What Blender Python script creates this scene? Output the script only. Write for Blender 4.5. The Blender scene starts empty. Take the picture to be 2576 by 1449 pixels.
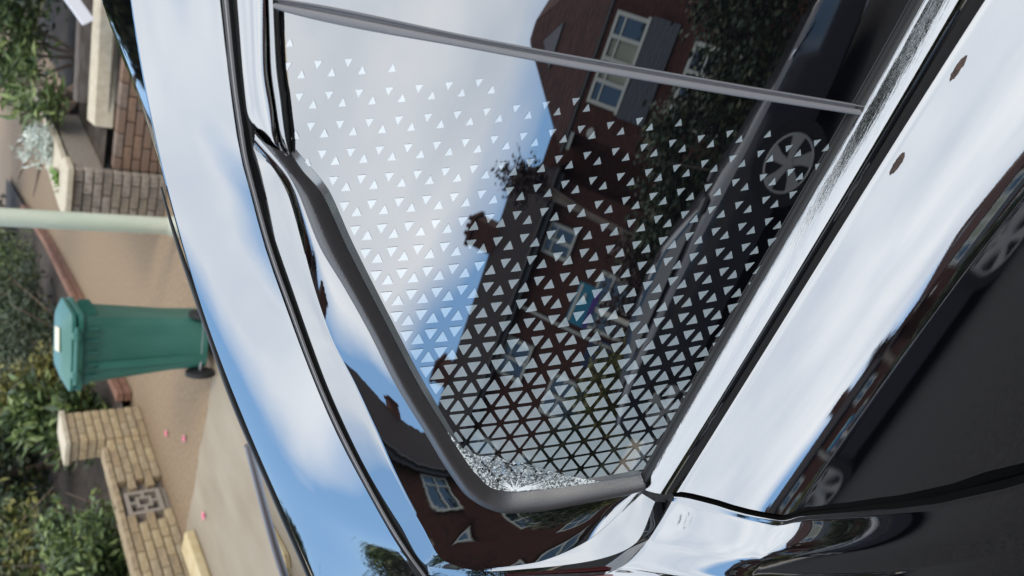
import bpy, bmesh, math, random
import numpy as np
from mathutils import Vector, Matrix
random.seed(7); rng = np.random.default_rng(7)
R = math.radians
scene = bpy.context.scene
# ---------------------------------------------------------------- camera
PITCH, PSI, H, FPX = 40.0, 28.0, 1.64, 1717.0     # phone held beside the car, picture turned on its side
sp, cp, ss, cs = math.sin(R(PITCH)), math.cos(R(PITCH)), math.sin(R(PSI)), math.cos(R(PSI))
FW = np.array([-ss*cp, cs*cp, -sp]); RT = np.array([cs, ss, 0.0]); DN = np.array([ss*sp, -cs*sp, -cp])
CAM = np.array([0.0, 0.0, H])
cd = bpy.data.cameras.new('camera'); cam = bpy.data.objects.new('camera', cd); scene.collection.objects.link(cam)
cam.matrix_world = Matrix(((DN[0], RT[0], -FW[0], 0), (DN[1], RT[1], -FW[1], 0), (DN[2], RT[2], -FW[2], H), (0, 0, 0, 1)))
cd.sensor_width = 36; cd.lens = 24; cd.clip_start = 0.02; cd.clip_end = 2000
cd.dof.use_dof = True; cd.dof.focus_distance = 0.80; cd.dof.aperture_fstop = 5.2
scene.camera = cam
# ---------------------------------------------------------------- sky, sun, exposure
SUN_EL, SUN_AZ = 40.0, 112.0
world = bpy.data.worlds.new('World'); scene.world = world; world.use_nodes = True
wt = world.node_tree; wn, wl = wt.nodes, wt.links; wn.clear()
def wnode(t, **k):
    n = wn.new(t)
    for a, v in k.items(): setattr(n, a, v)
    return n
sky = wnode('ShaderNodeTexSky', sky_type='NISHITA', sun_disc=False, sun_elevation=R(SUN_EL), sun_rotation=R(SUN_AZ), altitude=60, air_density=1.0, dust_density=0.6)
tc = wnode('ShaderNodeTexCoord'); mp = wnode('ShaderNodeMapping'); mp.inputs['Scale'].default_value = (1.0, 1.0, 2.0); mp.inputs['Rotation'].default_value = (0.3, 0.15, 0.4)
wl.new(tc.outputs['Generated'], mp.inputs['Vector'])
n1 = wnode('ShaderNodeTexNoise'); n1.inputs['Scale'].default_value = 1.5; n1.inputs['Detail'].default_value = 5; n1.inputs['Roughness'].default_value = 0.45
wl.new(mp.outputs[0], n1.inputs['Vector'])
r1 = wnode('ShaderNodeValToRGB'); r1.color_ramp.elements[0].position = 0.38; r1.color_ramp.elements[1].position = 0.62
sz = wnode('ShaderNodeSeparateXYZ'); wl.new(tc.outputs['Generated'], sz.inputs[0])      # cloud deck overhead, clearer towards the horizon
mr = wnode('ShaderNodeMapRange'); mr.inputs['From Min'].default_value = .31; mr.inputs['From Max'].default_value = .52; mr.inputs['To Min'].default_value = -.19; mr.inputs['To Max'].default_value = .24
wl.new(sz.outputs['Z'], mr.inputs['Value'])
ad = wnode('ShaderNodeMath', operation='ADD'); wl.new(n1.outputs['Fac'], ad.inputs[0]); wl.new(mr.outputs[0], ad.inputs[1])
wl.new(ad.outputs[0], r1.inputs[0])
n2 = wnode('ShaderNodeTexNoise'); n2.inputs['Scale'].default_value = 2.2; n2.inputs['Detail'].default_value = 4
wl.new(mp.outputs[0], n2.inputs['Vector'])
r2 = wnode('ShaderNodeValToRGB'); r2.color_ramp.elements[0].position = 0.3; r2.color_ramp.elements[1].position = 0.7
r2.color_ramp.elements[0].color = (10.0, 11.3, 13.0, 1); r2.color_ramp.elements[1].color = (15.2, 15.8, 16.6, 1)
wl.new(n2.outputs['Fac'], r2.inputs[0])
hz = wnode('ShaderNodeMix', data_type='RGBA'); hz.inputs[0].default_value = .68; hz.inputs[7].default_value = (4.6, 8.9, 15.5, 1); wl.new(sky.outputs[0], hz.inputs[6])   # thin bright haze in the clear part
mx = wnode('ShaderNodeMix', data_type='RGBA'); wl.new(r1.outputs[0], mx.inputs[0]); wl.new(hz.outputs[2], mx.inputs[6]); wl.new(r2.outputs[0], mx.inputs[7])
bg = wnode('ShaderNodeBackground'); bg.inputs['Strength'].default_value = 0.12; wl.new(mx.outputs[2], bg.inputs['Color'])
wo = wnode('ShaderNodeOutputWorld'); wl.new(bg.outputs[0], wo.inputs['Surface'])
sd = bpy.data.lights.new('sun', 'SUN'); sd.energy = 1.4; sd.angle = R(20); sd.color = (1, .90, .74)
sun = bpy.data.objects.new('sun', sd); scene.collection.objects.link(sun)
# Nishita: rotation 0 = +Y, clockwise seen from above
sv = Vector((math.sin(R(SUN_AZ))*math.cos(R(SUN_EL)), math.cos(R(SUN_AZ))*math.cos(R(SUN_EL)), math.sin(R(SUN_EL))))
sun.rotation_euler = sv.to_track_quat('Z', 'Y').to_euler()
scene.view_settings.view_transform = 'Standard'; scene.view_settings.look = 'None'; scene.view_settings.exposure = 0.2; scene.view_settings.gamma = 1
scene.view_settings.use_curve_mapping = False
# ---------------------------------------------------------------- helpers
C = scene.collection
def mat(name, col=(.5, .5, .5), rough=.5, ior=1.5, metal=0, noise=None, bump=None, spec=None, coat=0):
    """noise = (scale, colour2, lo, hi[, stretch]) ; bump = (scale, strength, distance[, stretch])"""
    m = bpy.data.materials.new(name); m.use_nodes = True
    nt = m.node_tree; b = nt.nodes['Principled BSDF']
    b.inputs['Base Color'].default_value = (*col, 1); b.inputs['Roughness'].default_value = rough
    b.inputs['IOR'].default_value = ior; b.inputs['Metallic'].default_value = metal
    if spec is not None: b.inputs['Specular IOR Level'].default_value = spec
    b.inputs['Coat Weight'].default_value = coat
    def vec(st):
        t = nt.nodes.new('ShaderNodeTexCoord')
        p = nt.nodes.new('ShaderNodeMapping'); p.inputs['Scale'].default_value = st
        nt.links.new(t.outputs['Object'], p.inputs[0]); return p.outputs[0]
    if noise:
        st = noise[4] if len(noise) > 4 else (1, 1, 1)
        n = nt.nodes.new('ShaderNodeTexNoise'); n.inputs['Scale'].default_value = noise[0]; n.inputs['Detail'].default_value = 6
        nt.links.new(vec(st), n.inputs['Vector'])
        r = nt.nodes.new('ShaderNodeValToRGB'); r.color_ramp.elements[0].position = noise[2]; r.color_ramp.elements[1].position = noise[3]
        r.color_ramp.elements[0].color = (*col, 1); r.color_ramp.elements[1].color = (*noise[1], 1)
        nt.links.new(n.outputs['Fac'], r.inputs[0]); nt.links.new(r.outputs[0], b.inputs['Base Color'])
    if bump:
        st = bump[3] if len(bump) > 3 else (1, 1, 1)
        n = nt.nodes.new('ShaderNodeTexNoise'); n.inputs['Scale'].default_value = bump[0]; n.inputs['Detail'].default_value = 3
        nt.links.new(vec(st), n.inputs['Vector'])
        bp = nt.nodes.new('ShaderNodeBump'); bp.inputs['Strength'].default_value = bump[1]; bp.inputs['Distance'].default_value = bump[2]
        nt.links.new(n.outputs['Fac'], bp.inputs['Height']); nt.links.new(bp.outputs[0], b.inputs['Normal'])
    return m
def tag(o, label=None, cat=None, group=None, kind=None):
    if label: o['label'] = label
    if cat: o['category'] = cat
    if group: o['group'] = group
    if kind: o['kind'] = kind
    return o
def empty(name, loc=(0, 0, 0), rz=0):
    o = bpy.data.objects.new(name, None); C.objects.link(o); o.location = loc; o.rotation_euler = (0, 0, rz); return o
def mesh(name, verts, faces, m, parent=None, smooth=None, inv=False):
    """smooth: None flat, angle in degrees otherwise"""
    me = bpy.data.meshes.new(name)
    me.from_pydata([tuple(map(float, v)) for v in verts], [], [tuple(f) for f in faces]); me.update()
    if isinstance(m, (list, tuple)):
        for q in m: me.materials.append(q)
    else: me.materials.append(m)
    if smooth:
        me.polygons.foreach_set('use_smooth', [True]*len(me.polygons)); me.set_sharp_from_angle(angle=R(smooth))
    o = bpy.data.objects.new(name, me); C.objects.link(o)
    if parent:
        o.parent = parent
    return o
class MB:
    def __init__(s): s.v = []; s.f = []
    def add(s, v, f):
        k = len(s.v); s.v += [tuple(map(float, p)) for p in v]; s.f += [tuple(i+k for i in q) for q in f]; return s
    def box(s, c, d, rz=0, taper=1.0, rx=0, bev=0):
        x, y, z = d[0]/2, d[1]/2, d[2]/2
        if bev:
            b = bev
            v = []
            for zz, ins in ((-z, b), (-z+b, 0), (z-b, 0), (z, b)):
                t = taper if zz > 0 else 1
                X_, Y_ = (x-ins)*t, (y-ins)*t
                v += [(-X_, -Y_, zz), (X_, -Y_, zz), (X_, Y_, zz), (-X_, Y_, zz)]
            f = [(3, 2, 1, 0), (12, 13, 14, 15)]
            for l in range(3):
                for i in range(4): f.append((l*4+i, l*4+(i+1) % 4, l*4+4+(i+1) % 4, l*4+4+i))
        else:
            t = taper
            v = [(-x, -y, -z), (x, -y, -z), (x, y, -z), (-x, y, -z), (-x*t, -y*t, z), (x*t, -y*t, z), (x*t, y*t, z), (-x*t, y*t, z)]
            f = [(3, 2, 1, 0), (4, 5, 6, 7), (0, 1, 5, 4), (1, 2, 6, 5), (2, 3, 7, 6), (3, 0, 4, 7)]
        M = Matrix.Translation(c) @ Matrix.Rotation(rz, 4, 'Z') @ Matrix.Rotation(rx, 4, 'X')
        return s.add([M @ Vector(p) for p in v], f)
    def tube(s, pts, r, n=8, cap=True):
        pts = [Vector(p) for p in pts]; rs = r if isinstance(r, (list, tuple)) else [r]*len(pts)
        v = []; f = []; up = Vector((0, 0, 1))
        t0 = (pts[1]-pts[0]).normalized()
        a = t0.cross(up)
        if a.length < .05: a = t0.cross(Vector((1, 0, 0)))
        a.normalize()
        for i, p in enumerate(pts):
            t = (pts[min(i+1, len(pts)-1)]-pts[max(i-1, 0)]).normalized()
            a = (a - t*a.dot(t)).normalized(); b = t.cross(a)
            for k in range(n):
                an = 2*math.pi*k/n; v.append(p + (a*math.cos(an)+b*math.sin(an))*rs[i])
        for i in range(len(pts)-1):
            for k in range(n): f.append((i*n+k, i*n+(k+1) % n, (i+1)*n+(k+1) % n, (i+1)*n+k))
        if cap: f += [tuple(range(n))[::-1], tuple((len(pts)-1)*n+k for k in range(n))]
        return s.add(v, f)
    def poly(s, v): return s.add(v, [tuple(range(len(v)))])
    def prism(s, v, d):
        """extrude polygon v by vector d"""
        n = len(v); d = Vector(d); w = [Vector(p)+d for p in v]
        return s.add(list(v)+w, [tuple(range(n))[::-1], tuple(range(n, 2*n))]+[(i, (i+1) % n, n+(i+1) % n, n+i) for i in range(n)])
    def build(s, name, m, parent=None, smooth=None): return mesh(name, s.v, s.f, m, parent, smooth)
def pchip(xs, ys):
    xs = np.array(xs, float); ys = np.array(ys, float); h = np.diff(xs); d = np.diff(ys)/h
    m = np.zeros(len(xs)); m[0] = d[0]; m[-1] = d[-1]
    for i in range(1, len(xs)-1):
        if d[i-1]*d[i] > 0:
            w1 = 2*h[i]+h[i-1]; w2 = h[i]+2*h[i-1]; m[i] = (w1+w2)/(w1/d[i-1]+w2/d[i])
    def f(x):
        x = np.asarray(x, float); i = np.clip(np.searchsorted(xs, x)-1, 0, len(xs)-2); t = (x-xs[i])/h[i]
        r = (1+2*t)*(1-t)**2*ys[i]+t*(1-t)**2*h[i]*m[i]+t*t*(3-2*t)*ys[i+1]+t*t*(t-1)*h[i]*m[i+1]
        r = np.where(x < xs[0], ys[0]+m[0]*(x-xs[0]), r); return np.where(x > xs[-1], ys[-1]+m[-1]*(x-xs[-1]), r)
    return f
def para(pts):      # pts (x,y) -> smooth curve by chord length, returns f(t in 0..1) -> x,y
    p = np.array(pts, float); l = np.r_[0, np.cumsum(np.hypot(*np.diff(p, axis=0).T))]; l /= l[-1]
    fx, fy = pchip(l, p[:, 0]), pchip(l, p[:, 1]); return lambda t: (fx(t), fy(t))
def knot(pts):      # matched knots: parameter = index
    p = np.array(pts, float); l = np.arange(len(p))/(len(p)-1)
    fx, fy = pchip(l, p[:, 0]), pchip(l, p[:, 1]); return lambda t: (fx(t), fy(t))
# sight lines: surveyed positions on the photograph turned into points of the place
def ray(x, y):
    x = np.asarray(x, float)[..., None]; y = np.asarray(y, float)[..., None]
    d = FW + (724.5-y)/FPX*RT + (x-1288)/FPX*DN
    return d/np.linalg.norm(d, axis=-1, keepdims=True)
def on_z(x, y, z=0.0): d = ray(x, y); return CAM + d*((z-H)/d[..., 2:3])
def on_y(x, y, Y): d = ray(x, y); return CAM + d*(Y/d[..., 1:2])
def on_plane(x, y, P, n):
    d = ray(x, y); n = np.asarray(n); return CAM + d*(((P-CAM)*n).sum(-1, keepdims=True)/(d*n).sum(-1, keepdims=True))
def nrm(e, nx=0.0):
    e = np.radians(e); v = np.array([nx, -math.cos(e), math.sin(e)]); return v/np.linalg.norm(v)
# side-window surface of the car: y = G(x, z), curved glass leaning inwards
YB, ZB, E0, KC, TAP = 0.35, 0.93, 25.0, 20.0, 0.03
def G(X, Z):
    k = R(KC); a = np.clip(R(E0)+k*(Z-ZB), -.2, 1.3)
    return YB + (math.log(math.cos(R(E0))) - np.log(np.cos(a)))/k + TAP*X*X
def on_G(x, y, off=0.0):
    d = ray(x, y); lo = np.full(d.shape[:-1], .1); hi = np.full(d.shape[:-1], 4.)
    for _ in range(50):
        m = (lo+hi)/2; P = CAM + d*m[..., None]; g = P[..., 1]-G(P[..., 0], P[..., 2]) > 0
        hi = np.where(g, m, hi); lo = np.where(g, lo, m)
    P = CAM + d*lo[..., None]
    if off is not None and np.any(off): P = P + G_n(P)*np.asarray(off)[..., None] if np.ndim(off) else P + G_n(P)*off
    return P
def G_n(P):
    h = 1e-4; X, Z = P[..., 0], P[..., 2]
    n = np.stack([(G(X+h, Z)-G(X-h, Z))/(2*h), -np.ones_like(X), (G(X, Z+h)-G(X, Z-h))/(2*h)], -1)
    return n/np.linalg.norm(n, axis=-1, keepdims=True)
def loft(name, rows, m, parent, smooth=30, flip=False):
    """rows: list of (N,3) arrays -> quads"""
    n = len(rows[0]); v = np.concatenate(rows); f = []
    for r in range(len(rows)-1):
        for i in range(n-1):
            q = (r*n+i, r*n+i+1, (r+1)*n+i+1, (r+1)*n+i); f.append(q[::-1] if flip else q)
    return mesh(name, v, f, m, parent, smooth)
# ---------------------------------------------------------------- materials
PAINT = mat('black_paint', (.003, .003, .004), .012, ior=4.2, bump=(900, .012, .0006))
GLOSS = mat('gloss_black_trim', (.003, .003, .003), .008, ior=3.9, bump=(22, .03, .002))
LEDGE = mat('gloss_moulding', (.004, .004, .005), .012, ior=4.4, bump=(36, .22, .0010, (.9, 16, 16)))
GLASS = mat('privacy_glass', (.003, .003, .004), .0, ior=3.5)
RUBBER = mat('black_rubber', (.012, .012, .012), .45)
DARKGAP = mat('dark_gap', (.002, .002, .002), .7, spec=.1)
FELT = mat('black_felt', (.006, .006, .007), .9, spec=.1, bump=(900, .8, .001))
SEALM = mat('grained_seal', (.036, .032, .032), .30, ior=1.8, bump=(900, .55, .0008, (1, 1, .4)))
STRIPM = mat('grey_rubber_strip', (.16, .16, .17), .55, bump=(1200, .4, .0004))
LIPSHEEN = mat('channel_lip', (.22, .21, .21), .4)  # pale grey stands for the highlight along the black rubber ridge
PRINT = mat('silver_print', (.27, .315, .335), .0, ior=3.4, noise=(35, (.32, .365, .385), .35, .65))
REDL = mat('red_lens', (.10, .002, .005), .05, ior=1.8)
exec_bg = True
# ================================================================ THE CAR
car = empty('parked_car')
tag(car, 'glossy black car with triangle patterned side glass cracked in one corner', 'car')
N = 150; T = np.linspace(0, 1, N)
def fn(pts): return pchip(*zip(*pts))     # pts (y, x)
def fp(pts, dg=3): q = np.array(pts, float); return np.poly1d(np.polyfit(q[:, 0], q[:, 1], dg))
fB0 = fp([(0, 2314), (140, 2244), (247, 2178), (340, 2124), (483, 2042), (583, 1984), (710, 1911), (873, 1811), (966, 1768), (1215, 1619)])
fB1 = fp([(0, 2411), (173, 2311), (307, 2228), (480, 2126), (616, 2051), (790, 1944), (966, 1829), (1247, 1659)])
fB2 = fp([(0, 2478), (190, 2358), (480, 2176), (683, 2044), (966, 1875), (1243, 1699)])
fCR = fp([(0, 2990), (300, 2712), (483, 2541), (533, 2494), (663, 2411), (790, 2344), (966, 2201), (1126, 2080), (1247, 1984), (1407, 1876), (1449, 1848), (1700, 1680)])
fGap = pchip([1600, 1659, 1699, 1784, 1864, 1944, 1972, 2024, 2185, 2345, 2465, 2576, 2700, 2900, 3200], [1235, 1250, 1243, 1259, 1283, 1299, 1303, 1291, 1279, 1263, 1239, 1211, 1175, 1100, 960])
def mixf(a, b, w): return lambda y: a(y)*(1-w)+b(y)*w
def shift(a, d): return lambda y: a(y)+d
def gap_y(f, off=0):
    y = 1250.
    for _ in range(40): y = .5*y+.5*float(fGap(f(y)))
    return y+off
def front(row, x1=1.35):      # carry a curve on towards the front of the car
    p = row[0]; t = row[0]-row[4]; t = t/abs(t[0]); k = .35; out = []
    for X in np.linspace(x1, p[0]+.08, 10):
        if X <= p[0]+.02: continue
        out.append(p + np.array([X-p[0], t[1]*k*(X-p[0]), t[2]*k*(X-p[0])]))
    return np.vstack([out, row]) if out else row
Y0 = -230.
def run(f, y1): y = Y0+(y1-Y0)*T; return f(y), y
shoulder = [(.03, 50), (.07, 60), (.14, 63), (.25, 62), (.4, 60), (.55, 57.5), (.7, 54.5), (.82, 51), (.92, 47), (1.0, 44)]
side = [(14, 42), (28, 40), (36, 38), (40, 33), (48, 34), (80, 35), (150, 33.5), (260, 31), (380, 28), (520, 24), (700, 18), (900, 10)]
# --- belt moulding and rear door skin
x, y = run(fB0, gap_y(fB0, -26)); b0 = on_G(x, y, .004)
loft('belt_wiper', [front(on_G(x-18, y, -.0025)), front(on_G(x-15, y, .0015)), front(on_G(x-7, y, .002)), front(on_G(x-1, y, .0035)), front(on_G(x, y, .001))], RUBBER, car, 40)
ledge_in = [on_G(x, y, .0005), b0]; P = b0
for w, e in [(.25, 80), (.5, 72), (.75, 64), (1, 55)]:
    f = mixf(fB0, fB1, w); x, y = run(f, gap_y(f, -8)); P = on_plane(x, y, P, nrm(e)); ledge_in.append(P)
moulding = [front(r) for r in ledge_in]
step_rows = [P]
for w, e in [(.3, 34), (.75, 25), (1, 20)]:
    f = mixf(fB1, fB2, w); x, y = run(f, gap_y(f, -4)); P = on_plane(x, y, P, nrm(e)); step_rows.append(P)
loft('belt_moulding', moulding, LEDGE, car, 40)
loft('belt_step', [front(r) for r in step_rows], GLOSS, car, 40)
def skin(P, ystart, start_off, nxs):
    rows = [P]
    for k, (w, e) in enumerate(shoulder):
        f = mixf(fB2, fCR, w); x, y = ystart(f, start_off); P = on_plane(x, y, P, nrm(e, nxs)); rows.append(P)
    for d, e in side:
        f = shift(fCR, d); x, y = ystart(f, start_off); P = on_plane(x, y, P, nrm(e, nxs)); rows.append(P)
    return rows
door_rows = skin(P, lambda f, o: run(f, gap_y(f, o)), -6.5, 0.0)
b2end = P = door_rows[0][-1]
low = door_rows[-1].copy()
for dz, dy in ((.12, .01), (.28, .04), (.40, .10)): door_rows.append(low+np.array([0, dy, -dz])*1.0)
dr = [front(r) for r in door_rows]
loft('rear_door_panel', dr, PAINT, car, 38)
# --- window seal (outer and inner edge run with matched knots)
SO = knot([(640, 330), (723, 430), (750, 483), (803, 616), (863, 716), (923, 823), (995, 966), (1065, 1080), (1125, 1180), (1175, 1246), (1222, 1273), (1272, 1286), (1338, 1283), (1472, 1260), (1572, 1240), (1617, 1226)])
SI = knot([(733, 388), (760, 428), (807, 483), (870, 616), (924, 723), (975, 820), (1052, 966), (1115, 1070), (1165, 1148), (1206, 1200), (1240, 1227), (1290, 1236), (1372, 1229), (1475, 1214), (1560, 1201), (1612, 1192)])
KM = knot([(640, 366), (690, 425), (723, 483), (762, 616), (790, 725), (830, 845), (892, 966), (945, 1080), (992, 1186), (1060, 1315), (1120, 1405), (1220, 1428), (1336, 1416), (1470, 1360), (1545, 1296), (1612, 1240)])
OU = knot([(631, 345), (641, 410), (655, 483), (697, 616), (735, 725), (777, 845), (822, 966), (872, 1080), (925, 1186), (1003, 1315), (1082, 1425), (1220, 1437), (1346, 1429), (1500, 1408), (1600, 1365), (1648, 1262)])
O2 = knot([(640, 345), (650, 410), (664, 483), (706, 616), (744, 725), (786, 845), (831, 966), (880, 1080), (932, 1186), (1000, 1330), (1085, 1447), (1220, 1452), (1346, 1446), (1540, 1436), (1630, 1360), (1683, 1264)])
M = 220; TT = np.linspace(0, 1, M)
so, si = SO(TT), SI(TT)
rows = []
for w, off in [(-.10, -.010), (0, .000), (.04, .004), (.14, .0085), (.28, .0115), (.42, .0128), (.56, .012), (.7, .0095), (.84, .0055), (.95, .0015), (1, -.0005), (1.0, -.006)]:
    rows.append(on_G(so[0]*(1-w)+si[0]*w, so[1]*(1-w)+si[1]*w, off))
loft('window_seal', rows, SEALM, car, 60)
# --- gloss black pillar trim around the seal
km, ou, o2 = KM(TT), OU(TT), O2(TT)
sm = lambda a, b, t: np.clip((t-a)/(b-a), 0, 1)**2*(3-2*np.clip((t-a)/(b-a), 0, 1))
low = sm(.50, .80, TT)                                # 0 beside the roof, 1 below the glass
def on_face(w):
    px, py = so[0]*(1-w)+km[0]*w, so[1]*(1-w)+km[1]*w
    P_ = on_G(px, py); o_ = -.002 + (.0035*(1-low)+.0085*low)*w*w
    return P_ + G_n(P_)*o_[:, None]
face = [on_G(*so, -.012)]+[on_face(w) for w in (0, .1, .2, .3, .4, .5, .6, .7, .8, .9, .96, 1)]
Pk = face[-1]
def nrms(e, nx): e = np.radians(e); v = np.stack([nx, -np.cos(e), np.sin(e)], -1); return v/np.linalg.norm(v, axis=-1, keepdims=True)
def chainP(w, P_, e, nx): return on_plane(km[0]*(1-w)+ou[0]*w, km[1]*(1-w)+ou[1]*w, P_, nrms(e, nx))
fl_rows = []; Pp_ = Pk
for w, e_ in ((.08, 50), (.25, 57), (.5, 60), (.75, 62), (1, 62)):
    Pp_ = chainP(w, Pp_, e_+2*(1-low), -.06*np.ones(M)); fl_rows.append(Pp_)
Po = Pp_
loft('pillar_trim', face+fl_rows, GLOSS, car, 40)
k0 = int(M*.66)
Pm = on_plane(ou[0]*.6+o2[0]*.4, ou[1]*.6+o2[1]*.4, Po, nrm(26, -.08)); Pq = on_plane(*o2, Pm, nrm(22, -.08))
loft('pillar_step', [Po[k0:], Pm[k0:], Pq[k0:], Pq[k0:]+np.array([0, .006, -.002])], GLOSS, car, 50)
# --- rear quarter panel behind the door gap
fB2 = fn([(1190, 1733), (1243, 1699), (1267, 1687), (1335, 1646), (1400, 1590), (1426, 1556), (1440, 1520), (1470, 1450), (1600, 1330), (1900, 1150)])
Y1 = 1640.
def runq(f, off): y0 = gap_y(f, off); y = y0+(Y1-y0)*T; return f(y), y
x, y = runq(fB2, 7)
ks = np.arange(M) > int(M*.86); rq = np.linalg.norm(Pq-CAM, axis=1)[ks]; yq = o2[1][ks]; oo = np.argsort(yq)
rr_ = np.interp(y, np.r_[1243, yq[oo]], np.r_[np.linalg.norm(b2end-CAM), rq[oo]]); q0 = CAM+ray(x, y)*rr_[:, None]
kl = int(np.searchsorted(y, yq.max())); 
if kl < N: q0[kl:] = on_plane(x[kl:], y[kl:], np.repeat(q0[kl-1][None], N-kl, 0), nrm(24, -.3))
q_rows = skin(q0, runq, 7, -.12)
low = q_rows[-1].copy()
for dz, dy in ((.12, .01), (.28, .04), (.40, .10)): q_rows.append(low+np.array([0, dy, -dz]))
loft('quarter_panel', q_rows, PAINT, car, 38)
# dark shut line between door and quarter panel
da = np.array([r[-1] for r in door_rows]); qa_ = np.array([r[0] for r in q_rows]); inw = np.array([0, .010, -.006])
loft('door_gap', [da, da+inw*.25, da+inw, qa_+inw, qa_+inw*.12, qa_], DARKGAP, car, 20)
loft('gap_lip', [qa_+np.array([.0004, -.0001, .0002]), qa_+np.array([-.0008, -.0004, .0003]), qa_+np.array([-.0022, -.0001, .0001])], PAINT, car, 60)
# tail lamp wrapping round the rear corner
kt = slice(int(M*.76), int(M*.87)); dq = np.linalg.norm(Pq-CAM, axis=1, keepdims=True)[kt]
loft('tail_lamp', [CAM+ray(o2[0][kt], o2[1][kt]+g_)*(dq+h_) for g_, h_ in ((6, .004), (9, -.002), (26, -.001), (60, .01), (110, .04))], REDL, car, 40)
# --- quarter glass, loft between the belt and the seal / top edge
tg = np.linspace(0, 1, 110)
UP = para([(700, 12), (712, 60), (722, 180), (732, 300), (739, 385), (765, 428), (812, 483), (875, 616), (930, 723), (980, 820), (1057, 966), (1120, 1070), (1170, 1148), (1206, 1195), (1240, 1220), (1290, 1230)])
LO = para([(2172, 262), (2124, 345), (2042, 488), (1984, 588), (1911, 715), (1811, 878), (1768, 971), (1690, 1100), (1622, 1205), (1590, 1196), (1560, 1202), (1475, 1215), (1372, 1230), (1290, 1236)])
def panel(up, lo, k, off): return [on_G(up[0]*(1-w)+lo[0]*w, up[1]*(1-w)+lo[1]*w, off) for w in np.linspace(0, 1, k)]
glass = loft('quarter_glass', panel(UP(tg), LO(tg), 70, -.003), GLASS, car, 60)
DL = np.array([(690, -4), (743, 3), (1207, 97), (1811, 205), (2172, 266), (2190, 269)], float)      # divider, door side
DR = np.array([(690, 22), (703, 27), (1207, 128), (1811, 236), (2156, 290), (2174, 293)], float)    # divider, quarter side
dl, dr_ = para(DL), para(DR)
tk = np.linspace(0, 1, 80)
a, b = dl(tk), dr_(tk)
dx, dy = dl(tk)
du = (dx, dy+6); fr = (-np.array(dx)*0+np.interp(tk, [0, 1], [640, 2560]), np.full(80, -560.))
frx = np.interp(tk, [0, 1], [672, 2655]); fry = np.full(80, -560.)
dw = panel((np.array(du[0]), np.array(du[1])), (frx, fry), 50, -.003)
Ft = dw[-1][0]+np.array([1.45, .045, .01]); Fb = moulding[1][0]+np.array([.1, .004, -.012])
dw += [dw[-1]*(1-w)+(Ft*(1-tk[:, None])+Fb*tk[:, None]-np.array([0, .018, 0])*np.sin(np.pi*tk)[:, None])*w for w in (.15, .4, .7, 1)]
loft('door_window', dw, GLASS, car, 60)
rows = []
for w, off in [(0, -.005), (0, .003), (.07, .0042), (.12, .003), (.2, .0005), (.34, .0005), (.42, .003), (.6, .0042), (.85, .0042), (.96, .003), (1, -.005)]:
    rows.append(on_G(a[0]*(1-w)+b[0]*w, a[1]*(1-w)+b[1]*w, off))
loft('window_divider', rows, STRIPM, car, 40)
# bright ground edge of the pane beside the seal
eg = SI(TT); eo = knot([(p+dx_, q+dy_) for (p, q), (dx_, dy_) in zip(
    [(733, 388), (760, 428), (807, 483), (870, 616), (924, 723), (975, 820), (1052, 966), (1115, 1070), (1165, 1148), (1206, 1200), (1240, 1227), (1290, 1236), (1372, 1229), (1475, 1214), (1560, 1201), (1612, 1192)],
    [(6, -14), (14, -12), (15, -8), (14, -7), (13, -7), (12, -6), (11, -6), (10, -5), (8, -5), (6, -6), (3, -6), (0, -5), (-1, -5), (-2, -6), (-3, -7), (-4, -8)])])(TT)
loft('glass_edge', [on_G(*eg, -.0005), on_G(*eo, -.0026)], mat('ground_glass_edge', (.10, .11, .115), .08, ior=2.6), glass, 60)
# --- printed triangles: lattice surveyed on the pane, size growing towards the rear
def d4(p): return (536.7+p[0]/3, p[1]/3)
def d5(p): return (536.7+p[0]/3, 483+p[1]/3)
meas = []
for j, (i0, row) in enumerate([(0, [(675, 580), (900, 565), (1127, 545), (1357, 530)]), (0, [(755, 800), (975, 785), (1200, 770), (1423, 750), (1650, 735), (1873, 715)]),
      (0, [(833, 1015), (1052, 1000), (1270, 985), (1493, 965), (1712, 950), (1933, 930)]), (0, [(910, 1220), (1130, 1205), (1345, 1190), (1560, 1170), (1775, 1155)]), (0, [(993, 1420), (1205, 1405), (1415, 1390), (1628, 1372)])]):
    for i, p in enumerate(row): meas.append((i0+i, j, *d4(p)))
for j, row in enumerate([[(1075, 160), (1283, 145), (1490, 130), (1697, 112), (1905, 90)], [(1155, 340), (1358, 325), (1560, 310), (1765, 290)], [(1237, 510), (1435, 497), (1635, 480), (1832, 460)],
      [(1312, 675), (1510, 660), (1705, 645), (1898, 625)], [(1390, 835), (1580, 815), (1777, 800)], [(1468, 985), (1655, 967), (1845, 950)], [(1545, 1130), (1727, 1112), (1915, 1090)], [(1622, 1265), (1805, 1250)], [(1695, 1400), (1873, 1380)]]):
    for i, p in enumerate(row): meas.append((i, j+5, *d5(p)))
def d8(p): return (1475.8+p[0]*.2777, 268.3+p[1]*.2777)
def d9(p): return (1107+p[0]*.2546, 805+p[1]*.2546)
for j, i0, row in [(3, 9, [(60, 265), (325, 235), (580, 195), (840, 155)]), (4, 9, [(105, 505), (365, 470), (620, 430), (880, 390), (1135, 350), (1390, 305), (1650, 265)]),
      (5, 9, [(160, 725), (410, 690), (660, 655), (915, 615), (1170, 575), (1420, 530), (1670, 485), (1915, 440)]), (6, 9, [(205, 945), (460, 905), (705, 865), (955, 825), (1205, 785)]),
      (7, 9, [(265, 1150), (505, 1110), (750, 1075), (995, 1030), (1240, 985)]), (8, 8, [(80, 1375), (315, 1340), (555, 1305), (795, 1265), (1035, 1225)])]:
    for i, p in enumerate(row): meas.append((i0+i, j, *d8(p)))
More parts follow.
